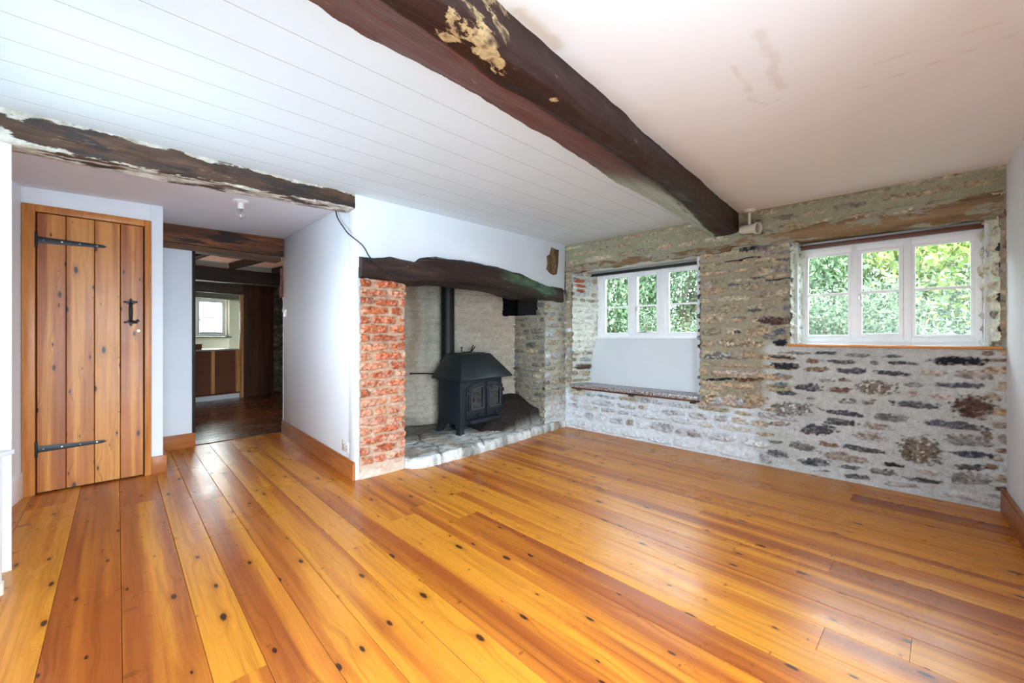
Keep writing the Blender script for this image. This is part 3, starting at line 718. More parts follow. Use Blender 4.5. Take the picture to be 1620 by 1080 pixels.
reveal(3.063, .20, 3.118, 0, .90, 1.72, courses(0, .25, .9, 1.72, (.06, .12), (.08, .16), ['W', 'g', 'D', 'o'], 34, .016, .012), (196, 200, 182), 54, lambda X, Z: ((214, 218, 200), .55 + 0 * X), .016)
# soffits and sill beds
for (x0, x1, y1, z, nm, mt) in ((.05, 1.49, .42, 1.70, 'soffit', M_PANEL), (2.08, 3.15, .30, 1.705, 'soffit', M_WLINT)):
    MB().box(x0, x1, .004, y1, z, z + .05).build(nm, mt, STONE, wall_n, 0, False)
MB().box(2.09, 3.13, .03, .29, .90, .928).build('sill_bed', M_WALL, STONE, wall_n, .004)
o = MB().prism([(.13, .44), (1.45, .44), (1.42, .99), (.185, .99)], 0, .03)
o.v = [(x, y + .20 + .125 * (z - .44) / .55, z) for (x, y, z) in o.v]
ob = o.build('panel', M_PANEL, STONE, wall_n, .004)
ob['label'] = 'smooth grey white plaster panel under the smaller window'
# timber lintels over the windows
def lring(z0, z1, d=.012):
    return lambda x: [(-d, z0(x)), (.06, z0(x)), (.06, z1(x)), (-d, z1(x))]
o = hewn(lring(lambda x: 1.688 + .012 * math.sin(x * 2), lambda x: 1.752 + .012 * math.sin(x * 3.3)), .0, 1.70, 130, .022, 6, 3, 4).build('window_lintel', M_WLINT, STONE, None, 0, True, sharp=60)
tag(o, 'pale weathered timber lintel in the stone above the smaller window', 'lintel')
o = hewn(lring(lambda x: 1.708 - .012 * (x - 1.7) + .008 * math.sin(x * 4), lambda x: 1.79 + .018 * (x - 1.7) + .012 * math.sin(x * 5)), 1.69, 3.13, 120, .022, 6, 8, 4).build('window_lintel', M_WLINT, STONE, None, 0, True, sharp=60)
tag(o, 'brown weathered timber lintel in the stone above the larger window', 'lintel')
# window seat
seat = thing('window_seat', at(STONE, .77, 0, .44), 'speckled granite window seat on thin timber bearers below the smaller window', 'window seat')
Ti = Matrix.Translation((-.77, 0, -.44))
mb = MB(); mb.T = Ti; mb.box(.085, 1.452, -.035, .26, .447, .482).build('slab', M_GRANITE, WORLD, seat, .006)
mb = MB(); mb.T = Ti; mb.box(.095, 1.452, -.022, .10, .430, .4465).build('bearer', M_LINT, WORLD, seat, .002)
for x in (.16, .78, 1.37):
    mb = MB(); mb.T = Ti; mb.box(x, x + .05, -.026, .08, .415, .4295).build('bracket', M_LINT, WORLD, seat, .002)

# ------------------------------------------------------------------ windows
def make_window(name, F, W, Hh, lights, gz0, gz1, bar, label, knob_at=1, strip=None, thick=.05):
    r = thing(name, F, label, 'window', 'structure')
    mb = MB(); xs_ = [0] + [v for l in lights for v in l] + [W]
    e = .014
    for a, b_ in zip(xs_[0::2], xs_[1::2]): mb.box(a, b_ if b_ == W else b_ - e, 0, thick, 0, Hh) if a == 0 else mb.box(a + e, b_ - e if b_ != W else W, 0, thick, 0, Hh)
    for (a, b_) in lights:
        mb.box(a - e - .001, b_ + e + .001, .001, thick - .001, 0, gz0 - e); mb.box(a - e - .001, b_ + e + .001, .001, thick - .001, gz1 + e, Hh)
    mb.build('frame', M_WINDOW, WORLD, r, .003)
    mb = MB().box(-.015, W + .015, -.022, .02, -.012, .012).build('sill_lip', M_WINDOW, WORLD, r, .004)
    for k, (a, b_) in enumerate(lights):
        c = MB(); y0, y1 = (.006, .036) if k != knob_at else (-.008, .034); w = .018 if k != knob_at else .024
        c.box(a - e, a - e + w, y0, y1, gz0 - e, gz1 + e); c.box(b_ + e - w, b_ + e, y0, y1, gz0 - e, gz1 + e)
        c.box(a, b_, y0 + .001, y1 - .001, gz0 - e, gz0 - e + w); c.box(a, b_, y0 + .001, y1 - .001, gz1 + e - w, gz1 + e)
        s = c.build('casement', M_WINDOW, WORLD, r, .0025)
        MB().box(a, b_, y0 + .006, y1 - .006, bar - .009, bar + .009).build('glazing_bar', M_WINDOW, WORLD, s, .002)
        MB().box(a, b_, .020, .023, gz0 - .004, gz1 + .004).build('pane', M_GLASS, WORLD, s, 0, False)
        if k == knob_at:
            h = MB(); h.tube([(a + .004, -.012, bar - .03), (a + .006, -.028, bar - .03), (a + .010, -.03, bar - .075), (a + .018, -.03, bar - .10)], .0055, 8)
            h.box(a - .008, a + .008, -.012, -.004, bar - .05, bar - .01)
            h.build('latch', M_STEEL, WORLD, s, .001)
            h = MB(); h.box(a + .03, b_ - .03, -.018, -.012, gz0 + .004, gz0 + .012); h.build('stay', M_STEEL, WORLD, s, .001)
    if strip:
        MB().box(strip[0], strip[1], strip[2], strip[3], strip[4], strip[5]).build('head_strip', strip[6], WORLD, r, .002)
    return r
M_STRIP = grained('red_brown_strip', [srgb(70, 38, 26), srgb(96, 54, 36), srgb(112, 66, 44)], 'x', .5)
w1 = make_window('window_1', at(STONE, .187, .335, .985), 1.19, .70, [(.098, .382), (.485, .718), (.826, 1.117)], .045, .645, .325,
                 'smaller white three light casement window above the window seat', 1, (-.06, 1.22, -.10, -.06, .675, .70, M_DARKWOOD))
w2 = make_window('window_2', at(STONE, 2.14, .20, .94), .923, .715, [(.035, .279), (.345, .556), (.623, .877)], .065, .655, .367,
                 'larger white three light casement window near the right hand wall', 1, (-.03, .96, -.05, -.015, .715, .742, M_STRIP))
sb = MB().box(2.09, 3.125, -.028, .06, .922, .938).build('window_board', grained('orange_pine_edge', [srgb(176, 104, 40), srgb(202, 128, 56), srgb(214, 146, 74)], 'x', .4), STONE, None, .004)
tag(sb, 'orange pine sill board along the bottom of the larger window', 'sill')

# ------------------------------------------------------------------ right wall, walls behind the camera
mb = MB().box(-.35, 2.6, 0, .12, -.03, 2.04).box(4.12, 4.5, 0, .12, -.03, 2.04).box(2.6, 4.12, 0, .12, 1.72, 2.04).box(2.6, 4.12, 0, .12, -.03, .15)  # the opening behind the camera is added to let light in
tag(mb.build('wall_east', M_WALL, EAST, None, 0, False), 'smooth white wall meeting the stone wall beside the larger window', 'wall', 'structure')
o = MB().box(.0, 2.75, -.022, 0, 0, .118).box(.0, 2.75, -.016, 0, .118, .13).build('baseboard_east', M_SKIRT, EAST, None, .004)
tag(o, 'stained wooden skirting at the foot of the white wall by the larger window', 'skirting', 'structure')
mb = MB().box(-.2, 2.3, 0, .12, -.03, 2.04).box(3.1, 3.25, 0, .12, -.03, 2.04).box(2.3, 3.1, 0, .12, -.03, 1.0).box(2.3, 3.1, 0, .12, 1.70, 2.04)  # this opening is made up to bring light on to the hall wall
tag(mb.build('wall_south', M_WALL, SOUTH, None, 0, False), 'white wall behind the camera with one opening added for light', 'wall', 'structure')
mb = MB()
for (a, b_) in (((-2.40, 1.46), (-2.122, 1.755)), ((-2.122, 1.755), (-2.93, 2.40)), ((-2.93, 2.40), (-3.03, 2.565))):
    pass
pl = [(-2.40, 1.46), (-2.30, 1.545), (-2.137, 1.768), (-2.93, 2.40), (-3.035, 2.56)]
outer = [(-3.25, 2.45), (-3.25, 2.2), (-2.75, 1.5)]
mb = MB().slab(pl + outer, -.03, 2.02)
ws = mb.build('wall_west', M_WALL, WORLD, None, 0, False)
tag(ws, 'white wall stub carrying the end of the narrow beam beside the pine door', 'wall', 'structure')
F = frame(-2.93, 2.40, -.10, .165)
o = MB().box(-.015, .19, .0, .02, 0, .155).build('baseboard_west', M_WINDOW, frame(-2.905, 2.40, -.115, .16), None, .004)
tag(o, 'white painted skirting block on the short wall beside the pine door', 'skirting', 'structure')

# ------------------------------------------------------------------ door wall and pine door
mb = MB().box(-.16, -.055, 0, .10, -.03, 2.02).box(.54, .611, 0, .10, -.03, 2.02).box(-.055, .54, 0, .10, 1.82, 2.02).box(.511, .611, .10, .75, -.03, 2.02)
wd = mb.build('wall_door', M_WALL, DOOR, None, .003)
tag(wd, 'white wall around the pine plank door', 'wall', 'structure')
o = MB().box(.547, .632, -.02, 0, 0, .128).box(.611, .632, 0, .7, 0, .128).build('baseboard_door', M_SKIRT, DOOR, None, .003)
tag(o, 'short stained skirting between pine door frame and wall corner', 'skirting', 'structure')
dr = thing('door_1', DOOR, 'closed pine plank door with black strap hinges and iron handle', 'door', 'structure')
mb = MB().box(-.060, -.004, -.014, .09, 0, 1.825).box(.510, .547, -.014, .09, 0, 1.825).box(-.004, .510, -.014, .09, 1.781, 1.825)
mb.build('door_frame', M_DOORFRAME, WORLD, dr, .003)
MB().box(-.004, .510, .035, .05, 0, 1.781).build('door_stop', M_RUBBER, WORLD, dr, 0, False)
def plank_leaf():
    xs_ = [.001, .128, .258, .384, .5045]; V = []; Fc = []; A = []; r = random.Random(12)
    for a, b_ in zip(xs_[:-1], xs_[1:]):
        g = .0012; a += g; b_ -= g; bv = .003; rd = r.random(); off = r.uniform(0, 30)
        prof = [(a, .03), (a, bv), (a + bv, 0), (b_ - bv, 0), (b_, bv), (b_, .03)]
        B = len(V)
        for z in (.012, 1.775):
            for (x, y) in prof: V.append((x * H, y * H, z * H)); A.append((z * H + off, (x - a) * H, rd))
        n = len(prof)
        for i in range(n - 1): Fc.append((B + i, B + i + 1, B + n + i + 1, B + n + i))
        Fc.append(tuple(B + i for i in range(n - 1, -1, -1))); Fc.append(tuple(B + n + i for i in range(n)))
    me = bpy.data.meshes.new('door_leaf'); me.from_pydata(V, [], Fc)
    a = me.attributes.new('Wood', 'FLOAT_VECTOR', 'POINT'); a.data.foreach_set('vector', np.array(A, dtype=np.float32).ravel())
    me.materials.append(M_DOOR)
    return link('door_leaf', me, WORLD, dr)
leaf = plank_leaf()
for z in (1.605, .285):
    m = MB().prism([(-.012, z - .028), (.004, z - .028), (.012, z - .020), (.30, z - .010), (.318, z), (.30, z + .010), (.012, z + .020), (.004, z + .028), (-.012, z + .028)], -.0065, -.0005)
    m.tube([(-.001, -.009, z - .05), (-.001, -.009, z + .05)], .008, 8); m.box(-.018, -.001, -.006, -.001, z - .05, z + .05)
    h = m.build('strap_hinge', M_BLACKIRON, WORLD, dr, .001)
    m = MB()
    for x in (.03, .11, .19, .27): m.lathe([(.0, -.0025), (.004, -.002), (.005, 0)], Matrix.Translation((x, -.0065, z)) @ Matrix.Rotation(math.radians(90), 4, 'X'), 10)
    m.build('rivet', M_STEEL, WORLD, h)
m = MB(); hx, hz = .437, 1.165
for s in (1, -1):
    zc = hz + s * .075
    m.prism([(hx - .012, zc), (hx - .036, zc + s * .004), (hx - .036, zc - s * .010), (hx - .024, zc - s * .012), (hx - .012, zc - s * .02), (hx + .012, zc - s * .02), (hx + .024, zc - s * .012), (hx + .036, zc - s * .010), (hx + .036, zc + s * .004), (hx + .012, zc + s * .006), (hx, zc + s * .026)], -.006, -.0005)
m.tube([(hx, -.004, hz + .068), (hx, -.028, hz + .055), (hx, -.034, hz + .02), (hx, -.034, hz - .02), (hx, -.028, hz - .055), (hx, -.004, hz - .068)], [.007, .009, .011, .011, .009, .007], 10)
m.tube([(hx, -.02, hz - .062), (hx + .02, -.034, hz - .068), (hx + .042, -.034, hz - .056)], [.005, .007, .010], 8)
m.build('handle', M_BLACKIRON, WORLD, dr, .001)
MB().lathe([(.0, .004), (.008, .004), (.010, 0)], Matrix.Translation((.478, -.0002, 1.035)) @ Matrix.Rotation(math.radians(90), 4, 'X'), 16).build('keyhole_cover', M_BRASS, WORLD, dr)

# ------------------------------------------------------------------ hall: wall with socket, far stub wall, lintel
mb = MB().box(-.0, 1.945, 0, .10, -.03, 2.02)
hw = mb.build('wall_hall', M_WALL, HALL, None, .004)
tag(hw, 'white hall passage wall between doorway and brick pier', 'wall', 'structure')
def ragged():
    m = MB(); rings = []
    for k in range(46):
        z = k * 1.62 / 45; q = .016 * mnoise.noise(Vector((3.1, 7.7, z * 14))) + .010 * mnoise.noise(Vector((1, 2, z * 40)))
        rings.append([(-.03 + q, .012 + q, z), (.02, -.003, z), (.02, .10, z), (-.03 + q, .10, z)])
    return m.rings(rings)
ragged().build('plaster_edge', M_WALL, HALL, hw, 0, True)
o = MB().box(.02, 1.955, -.020, 0, 0, .112).box(.02, 1.955, -.014, 0, .112, .128).build('baseboard_hall', M_SKIRT, HALL, None, .003)
tag(o, 'long stained skirting along the white hall wall', 'skirting', 'structure')
so = thing('socket_outlet', at(HALL, 1.787, -.0005, .205), 'white double socket plate low on the hall wall above the skirting', 'socket')
MB().box(-.062, .062, -.010, 0, -.038, .038).build('plate', M_WHITEPLASTIC, WORLD, so, .003)
for x in (-.03, .03):
    MB().box(x - .004, x + .004, -.0108, -.0095, .004, .012).box(x - .012, x - .006, -.0108, -.0095, -.016, -.011).box(x + .006, x + .012, -.0108, -.0095, -.016, -.011).build('pin_slot', M_CABLE, WORLD, so, 0, False)
    MB().box(x - .006, x + .006, -.013, -.0095, .020, .030).build('rocker', M_WHITEPLASTIC, WORLD, so, .001)
sw = thing('light_switch', at(HALL, .117, -.0005, 1.23), 'small white light switch on hall wall beside the doorway', 'switch')
MB().box(-.035, .035, -.010, 0, -.038, .038).build('plate', M_WHITEPLASTIC, WORLD, sw, .003)
MB().box(-.008, .008, -.015, -.009, -.014, .014).build('rocker', M_WHITEPLASTIC, WORLD, sw, .002)
# stub wall left of the doorway
mb = MB().box(-.75, -.014, 0, .10, -.03, 2.02).box(.0, .745, .02, .09, 1.80, 2.02)
tag(mb.build('wall_passage', M_WALL, LINT, None, .004), 'white stub wall left of the doorway', 'wall', 'structure')
o = MB().box(-.5, .006, -.020, 0, 0, .125).build('baseboard_passage', M_SKIRT, LINT, None, .003)
tag(o, 'stained skirting under the white stub wall by the doorway', 'skirting', 'structure')
def oring(x): return [(-.055, 1.815), (.10, 1.815), (.10, 2.02), (-.045, 2.02), (-.06, 1.98), (-.062, 1.86)]
o = hewn(oring, -.42, .735, 60, .009, 5, 21, 4).build('doorway_lintel', M_LINT, LINT, None, 0, True, sharp=60)
tag(o, 'rough brown oak lintel above the doorway into the dark room', 'lintel')
def oring2(x): return [(-.030, 1.765), (.12, 1.765), (.12, 1.812), (-.035, 1.812)]
o = hewn(oring2, -.42, .72, 40, .005, 5, 25, 3).build('doorway_lintel', grained('dull_oak_plank', [srgb(60, 40, 28), srgb(96, 66, 44), srgb(120, 86, 60)], 'x', .7), LINT, None, 0, True, sharp=60)
tag(o, 'thinner dull oak plank directly under the rough brown doorway lintel', 'lintel')
o = hewn(lambda z: [(-.02, -.02), (.03, -.02), (.03, .09), (-.02, .09)], 1.40, 1.70, 14, .006, 6, 2, 3)
o.v = [(b_, c, a) for (a, b_, c) in o.v]
o = o.build('timber_post', M_LINT, at(HALL, -.01, .0), None, 0, True, sharp=60)
tag(o, 'short dark timber post end at top of hall wall beside the doorway', 'post')
o = MB().box(-.012, .012, .002, .11, 0, 1.78).build('door_jamb', M_DARKWOOD, LINT, None, .003)
tag(o, 'dark timber jamb edging the white stub wall in the doorway', 'jamb')
# ceiling bulb
bl = thing('ceiling_bulb', Matrix.Translation((-1.88 * H, 2.87 * H, hall_z(2.87) * H)), 'bare clear light bulb in white holder on the hall ceiling', 'light bulb')
MB().lathe([(.0, 0), (.048, 0), (.048, -.010), (.030, -.020), (.0, -.021)]).build('ceiling_rose', M_WHITEPLASTIC, WORLD, bl)
MB().lathe([(.0, -.02), (.018, -.02), (.020, -.055), (.017, -.06), (.0, -.06)]).build('lampholder', M_WHITEPLASTIC, WORLD, bl)
MB().lathe([(.010, -.058), (.013, -.070), (.024, -.088), (.027, -.102), (.022, -.118), (.010, -.127), (.0, -.128)]).build('bulb', M_BULBGLASS, WORLD, bl)
MB().lathe([(.012, -.057), (.012, -.070), (.003, -.073), (.003, -.095), (.0, -.096)], None, 12).build('bulb_cap', M_STEEL, WORLD, bl)

# ------------------------------------------------------------------ fireplace wall
BTOP = [(.0, 1.549), (.139, 1.553), (.249, 1.575), (.366, 1.570), (.467, 1.572), (.509, 1.605), (.663, 1.636), (.901, 1.632), (1.166, 1.632), (1.46, 1.620), (1.653, 1.602), (1.79, 1.572), (2.046, 1.522), (2.33, 1.518)]
BBOT = [(.0, 1.398), (.086, 1.401), (.375, 1.397), (.732, 1.430), (.901, 1.436), (1.166, 1.434), (1.46, 1.416), (1.79, 1.381), (2.33, 1.366)]
def interp(T, x):
    for (a, va), (b_, vb) in zip(T[:-1], T[1:]):
        if x <= b_: return va + (vb - va) * (x - a) / (b_ - a)
    return T[-1][1]
zt = lambda x: ceil_z(2.857 + .717 * x) + .03
pts = [(0, 1.47)] + [(x, z - .05) for x, z in BTOP[1:-1]] + [(2.33, 1.45), (2.385, 1.455), (2.40, zt(2.4)), (0, zt(0))]
wf = MB().prism(pts, .0, .10).build('wall_fireplace', M_WALL, FIRE, None, .004)
tag(wf, 'white plastered chimney breast above the fireplace beam', 'wall', 'structure')
MB().box(.0, .026, .002, .10, 0, 1.48).build('plaster_edge', M_WALL, FIRE, wf, .003)
# bressummer
def brring(x):
    a, b_ = interp(BBOT, x), interp(BTOP, x)
    return [(-.04, a + .012), (-.025, a), (.24, a), (.24, b_), (-.02, b_), (-.045, b_ - .03)]
br = hewn(brring, .027, 2.315, 150, .013, 4.5, 31, 5).build('fireplace_beam', M_BRESS, FIRE, None, 0, True, sharp=60)
tag(br, 'dark charred oak beam spanning the fireplace with green tinged right end', 'beam')
def br_paint():
    me = br.data; n = len(me.vertices); co = np.empty(n * 3, dtype=np.float32); me.vertices.foreach_get('co', co); co = co.reshape(-1, 3) / H
    x, z = co[:, 0], co[:, 2]
    zb = np.interp(x, [p[0] for p in BTOP], [p[1] for p in BTOP]); g = smooth(1.30, 1.62, x) * smooth(2.22, 2.12, x) * smooth(-.115, -.09, z - zb)
    a = me.attributes.new('Green', 'FLOAT', 'POINT'); a.data.foreach_set('value', g.astype(np.float32))
    nt = me.materials[0].node_tree; b = nt.nodes['Principled BSDF']
    old = b.inputs['Base Color'].links[0].from_socket
    v = objco(nt)
    f = mth(nt, 'MULTIPLY', attr(nt, 'Green', 'Fac'), ramp(nt, noise(nt, stretch(nt, v, 4, 12, 12), 1, 5, .65), [(.36, 0), (.56, 1)]))
    c = mixc(nt, f, old, ramp(nt, noise(nt, stretch(nt, v, 8, 30, 30), 1, 4), [(.3, srgb(52, 80, 62)), (.7, srgb(96, 128, 98))]))
    nt.links.new(c, b.inputs['Base Color'])
br_paint()
# timber stub in the plaster
st_pts = [(2.149, 1.94), (2.22, 1.928), (2.270, 1.930), (2.262, 1.79), (2.235, 1.66), (2.18, 1.648), (2.127, 1.66), (2.065, 1.70), (2.085, 1.76), (2.07, 1.83), (2.12, 1.86)]
o = MB().prism(st_pts, -.012, .05).build('timber_stub', grained('split_pale_oak', [srgb(58, 42, 30), srgb(112, 84, 58), srgb(150, 120, 86)], 'z', .8, 0, 1.4, [(srgb(54, 40, 30), .52, (14, 14, 5)), (srgb(184, 168, 142), .60, (16, 16, 7))], .9), FIRE, None, .006)
tag(o, 'sawn brown timber end showing through white plaster beside stone corner', 'timber')
# brick pier
def brick_courses(x0, x1, z0, z1, rowh, seed, pal, long=.205, short=.10, gap=.011):
    r = random.Random(seed); out = []; z = z0; row = 0
    while z < z1:
        h = rowh * r.uniform(.92, 1.08); x = x0 - (0 if row % 2 == 0 else short + .02); 
        while x < x1:
            l = (long if r.random() < .72 else short) * r.uniform(.92, 1.06)
            out.append(dict(cx=x + l / 2, cz=z + h / 2 + r.uniform(-.003, .003), hx=l / 2 - gap / 2, hz=h / 2 - gap / 2, ang=r.uniform(-.025, .025), col=r.choice(PAL[pal]), bump=r.uniform(.006, .016), spk=.10, soft=.28, wob=.34, pow=5))
            x += l
        z += h; row += 1
    return out
PW = .35
bp = rubble('brick_pier', M_BRICK, at(FIRE, .026, -.012), PW, 0, 1.40, .0045, brick_courses(0, PW, .09, 1.40, .0655, 6, 'R', .215, .105), (176, 146, 122), 61, None, .007,
            None, lambda X, Z: ((206, 190, 174), np.clip(.14 * smooth(.9, .2, Z) + .22 + .5 * smooth(.12, .04, Z), 0, 1)))
tag(bp, 'rough red brick pier carrying the left end of the fireplace beam', 'brick pier')
o = rubble('inner_face', M_BRICK, WORLD, .50, 0, 1.395, .008, brick_courses(0, .5, .09, 1.42, .0655, 7, 'R'), (176, 146, 122), 62, None, .007, bp)
o.matrix_local = Matrix(((0, -1, 0, PW * H), (1, 0, 0, 0), (0, 0, 1, 0), (0, 0, 0, 1))) @ Matrix.Rotation(0, 4, 'Z')
o.matrix_local = Matrix(((0, 1, 0, PW * H), (1, 0, 0, 0), (0, 0, 1, 0), (0, 0, 0, 1)))
MB().box(.13, PW - .006, .03, .49, .0, 1.39).build('core', M_PANEL, WORLD, bp, 0, False)
# right stone jamb + side wall + back wall
jm = rubble('wall_jamb', M_STONE, at(FIRE, 2.035, .012), .40, 0, 1.46, .006, courses(0, .4, .0, 1.46, (.05, .09), (.09, .24), ['W', 'g', 'g', 'm'], 71, .014, .014, .06) +
            [dict(cx=.28, cz=.27, hx=.10, hz=.022, ang=-.1, col=(150, 92, 70), bump=.02, spk=.05, soft=.3, wob=.4)], (168, 166, 152), 72, None, .008, None,
            lambda X, Z: ((206, 210, 208), np.clip(.25 + .6 * smooth(.45, .2, Z), 0, 1)))
MB().box(.09, .32, .05, .45, 0, 1.84).build('core', M_SOOT, WORLD, jm, 0, False)
tag(jm, 'pale rubble stone jamb between fireplace opening and stone wall', 'wall', 'structure')
SIDE = frame(.035, 4.621, .7175, -.6965)
sd = rubble('wall_fireside', M_STONE, SIDE, .435, 0, 1.9, .007, courses(0, .44, 0, 1.9, (.05, .09), (.09, .22), ['D', 'D', 'm', 'g'], 73, .014, .016, .05), (132, 126, 108), 74,
            lambda x, z: ((x < .33) & (z > 1.22) & (z < 1.5)) | ((x > .385) & (z > 1.38)), .008)
tag(sd, 'dark grey rubble side wall inside the fireplace', 'wall', 'structure')
BACK = frame(-1.108 - .7 * .944, 4.22 - .7 * .331, .944, .331)
def bk_base(X, Z):
    C = np.empty(X.shape + (3,)); C[:] = srgb(180, 170, 154)
    s = (smooth(.10, .0, np.abs(X - .80 - .03 * np.sin(Z * 7))) * .55 * smooth(.3, .8, Z))[..., None]
    C = C * (1 - s) + np.array(srgb(150, 118, 86)) * s
    g = (smooth(.07, .0, np.abs(X - .955)) * .45 * smooth(.4, .9, Z))[..., None]
    C = C * (1 - g) + np.array(srgb(150, 160, 138)) * g  # green tint puts the light near the flue into the wall colour
    d = (smooth(.12, .0, Z - .08 - .04 * np.sin(X * 11)) * .6)[..., None]
    return C * (1 - d) + np.array(srgb(110, 100, 88)) * d
def white_bricks(x0, x1, z0, z1, seed):
    r = random.Random(seed); out = []; z = z0; row = 0
    while z < z1:
        h = .066; x = x0 - (.0 if row % 2 else .1)
        while x < x1:
            l = .205 * r.uniform(.95, 1.05)
            v = r.uniform(.94, 1.03); out.append(dict(cx=x + l / 2, cz=z + h / 2, hx=l / 2 - .004, hz=h / 2 - .004, ang=0, col=tuple(int(q * v) for q in (208, 201, 190)), bump=r.uniform(.003, .006), spk=.02, soft=.22, wob=.12, pow=6)); x += l
        z += h; row += 1
    return out
def bk_tint(X, Z):
    return np.ones(X.shape)
wb_stones = [dict(s, **{}) for s in white_bricks(0, 1.92, .0, 1.95, 9)]
wb = rubble('wall_fireback', M_PAINTBRICK, BACK, 1.91, 0, 1.95, .0075, [], bk_base, 81, lambda x, z: (x > 1.765) & (z > 1.22) & (z < 1.6), .008)
# brick joints as relief only, the paint runs over them
def joints():
    me = wb.data; n = len(me.vertices); co = np.empty(n * 3, dtype=np.float32); me.vertices.foreach_get('co', co); co = co.reshape(-1, 3)
    x, z = co[:, 0] / H, co[:, 2] / H
    zz = z + .006 * np.sin(x * 5) + .003 * np.sin(x * 23); row = np.floor(zz / .066); fz = zz / .066 - row
    fx = (x + .1025 * (row % 2) + .004 * np.sin(z * 40)) / .205; fx = fx - np.floor(fx)
    j = np.minimum(np.minimum(fz, 1 - fz) * .066, np.minimum(fx, 1 - fx) * .205)
    rn = np.sin(row * 12.9 + np.floor((x + .1025 * (row % 2)) / .205) * 78.2) * 43758.5; rn = rn - np.floor(rn)
    co[:, 1] += (smooth(.009, .002, j) * .016 - rn * .004) * H * smooth(.03, .10, j * 0 + .1)
    me.vertices.foreach_set('co', co.ravel()); me.update()
joints()
tag(wb, 'white painted brick back wall of the fireplace with brown smoke stain', 'wall', 'structure')
# flue void above the fire
mb = MB().box(.3, 2.75, .28, 1.35, 1.80, 1.83).box(.3, .34, .28, 1.35, 1.3, 1.83).box(1.5, 2.75, 1.0, 1.04, 1.15, 1.83).box(2.42, 2.46, .02, 1.04, 1.15, 1.83).box(1.95, 2.44, .50, 1.04, 1.16, 1.20)
mb.box(.36, .38, .40, 1.35, 0, 1.83)
tag(mb.build('trim_2', M_SOOT, FIRE, None, 0, False), 'black sooty flue void under the fireplace beam', 'flue', 'structure')
# hearth
def hearth():
    xs_ = np.linspace(.375, 2.385, 210)
    fy = np.interp(xs_, [.375, .40, .45, .55, .91, 1.29, 1.81, 2.30, 2.42], [.02, -.06, -.10, -.115, -.118, -.098, -.058, -.02, -.01])
    rows = []
    for k, (dy, z) in enumerate([(0, 0), (-.004, .02), (-.002, .05), (.006, .068), (.02, .077)]): rows.append((dy, z))
    back = np.linspace(0, 1, 110)
    P = []; 
    cr = [(0.70, .5), (1.16, -.4), (1.80, .3)]
    for i, x in enumerate(xs_):
        col = []
        ed = .014 * mnoise.noise(Vector((x * 9, 1.3, .2))) + .008 * mnoise.noise(Vector((x * 28, 4.3, .2)))
        for (dy, z) in rows: col.append((x, fy[i] + dy + ed + .014 * mnoise.noise(Vector((x * 13, z * 40, 3))), z * (1 + .30 * mnoise.noise(Vector((x * 3.3, 8.1, 0))) + .16 * mnoise.noise(Vector((x * 15, z * 30, 2))))))
        for b_ in back:
            y = fy[i] + .03 + b_ * max(.03, (.985 - .498 * (x - .96) if x < 2.03 else .01) - fy[i] - .03); z = .078 + .010 * mnoise.noise(Vector((x * 4, y * 4, 1))) + .005 * mnoise.noise(Vector((x * 17, y * 17, 5)))
            col.append((x, y, z))
        P.append(col)
    P = np.array(P); nx, ny = P.shape[:2]
    X = P[..., 0]; Y = P[..., 1]
    C = np.empty((nx, ny, 3)); C[:] = srgb(196, 197, 194)
    nn = fbm(X, Y, 9, 9, 3, 5); C = C * (.45 + 1.05 * nn[..., None])
    dk = smooth(.52, .62, fbm(X, Y, 14, 22, 9, 4)) * .55; C = C * (1 - dk[..., None]) + np.array(srgb(84, 80, 74)) * dk[..., None]
    tn = smooth(.58, .70, fbm(X, Y, 6, 6, 12, 4)) * .5; C = C * (1 - tn[..., None]) + np.array(srgb(166, 140, 108)) * tn[..., None]
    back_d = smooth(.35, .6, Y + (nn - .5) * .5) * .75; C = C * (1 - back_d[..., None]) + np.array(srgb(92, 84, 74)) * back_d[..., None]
    # cracks between the flags
    for (cx, cy) in cr:
        d = np.abs(X - cx - .25 * (Y) - .03 * np.sin(Y * 14)); k = smooth(.014, .002, d) ; k = k * (P[..., 2] > .06); P[..., 2] -= k * .012; C *= (1 - .5 * k)[..., None]
    d = np.abs(Y - .25 - .10 * np.sin(X * 3.1) - .02 * np.sin(X * 17)); k = smooth(.012, .002, d); P[..., 2] -= k * .012; C *= (1 - .5 * k)[..., None]
    i, j = np.meshgrid(np.arange(nx - 1), np.arange(ny - 1), indexing='ij'); a = (i * ny + j).ravel()
    fc = np.stack([a, a + ny, a + ny + 1, a + 1], -1)
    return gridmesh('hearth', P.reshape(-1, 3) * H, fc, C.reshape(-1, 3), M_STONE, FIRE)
tag(hearth(), 'raised pale rough stone hearth slab in front of and below the stove', 'hearth')
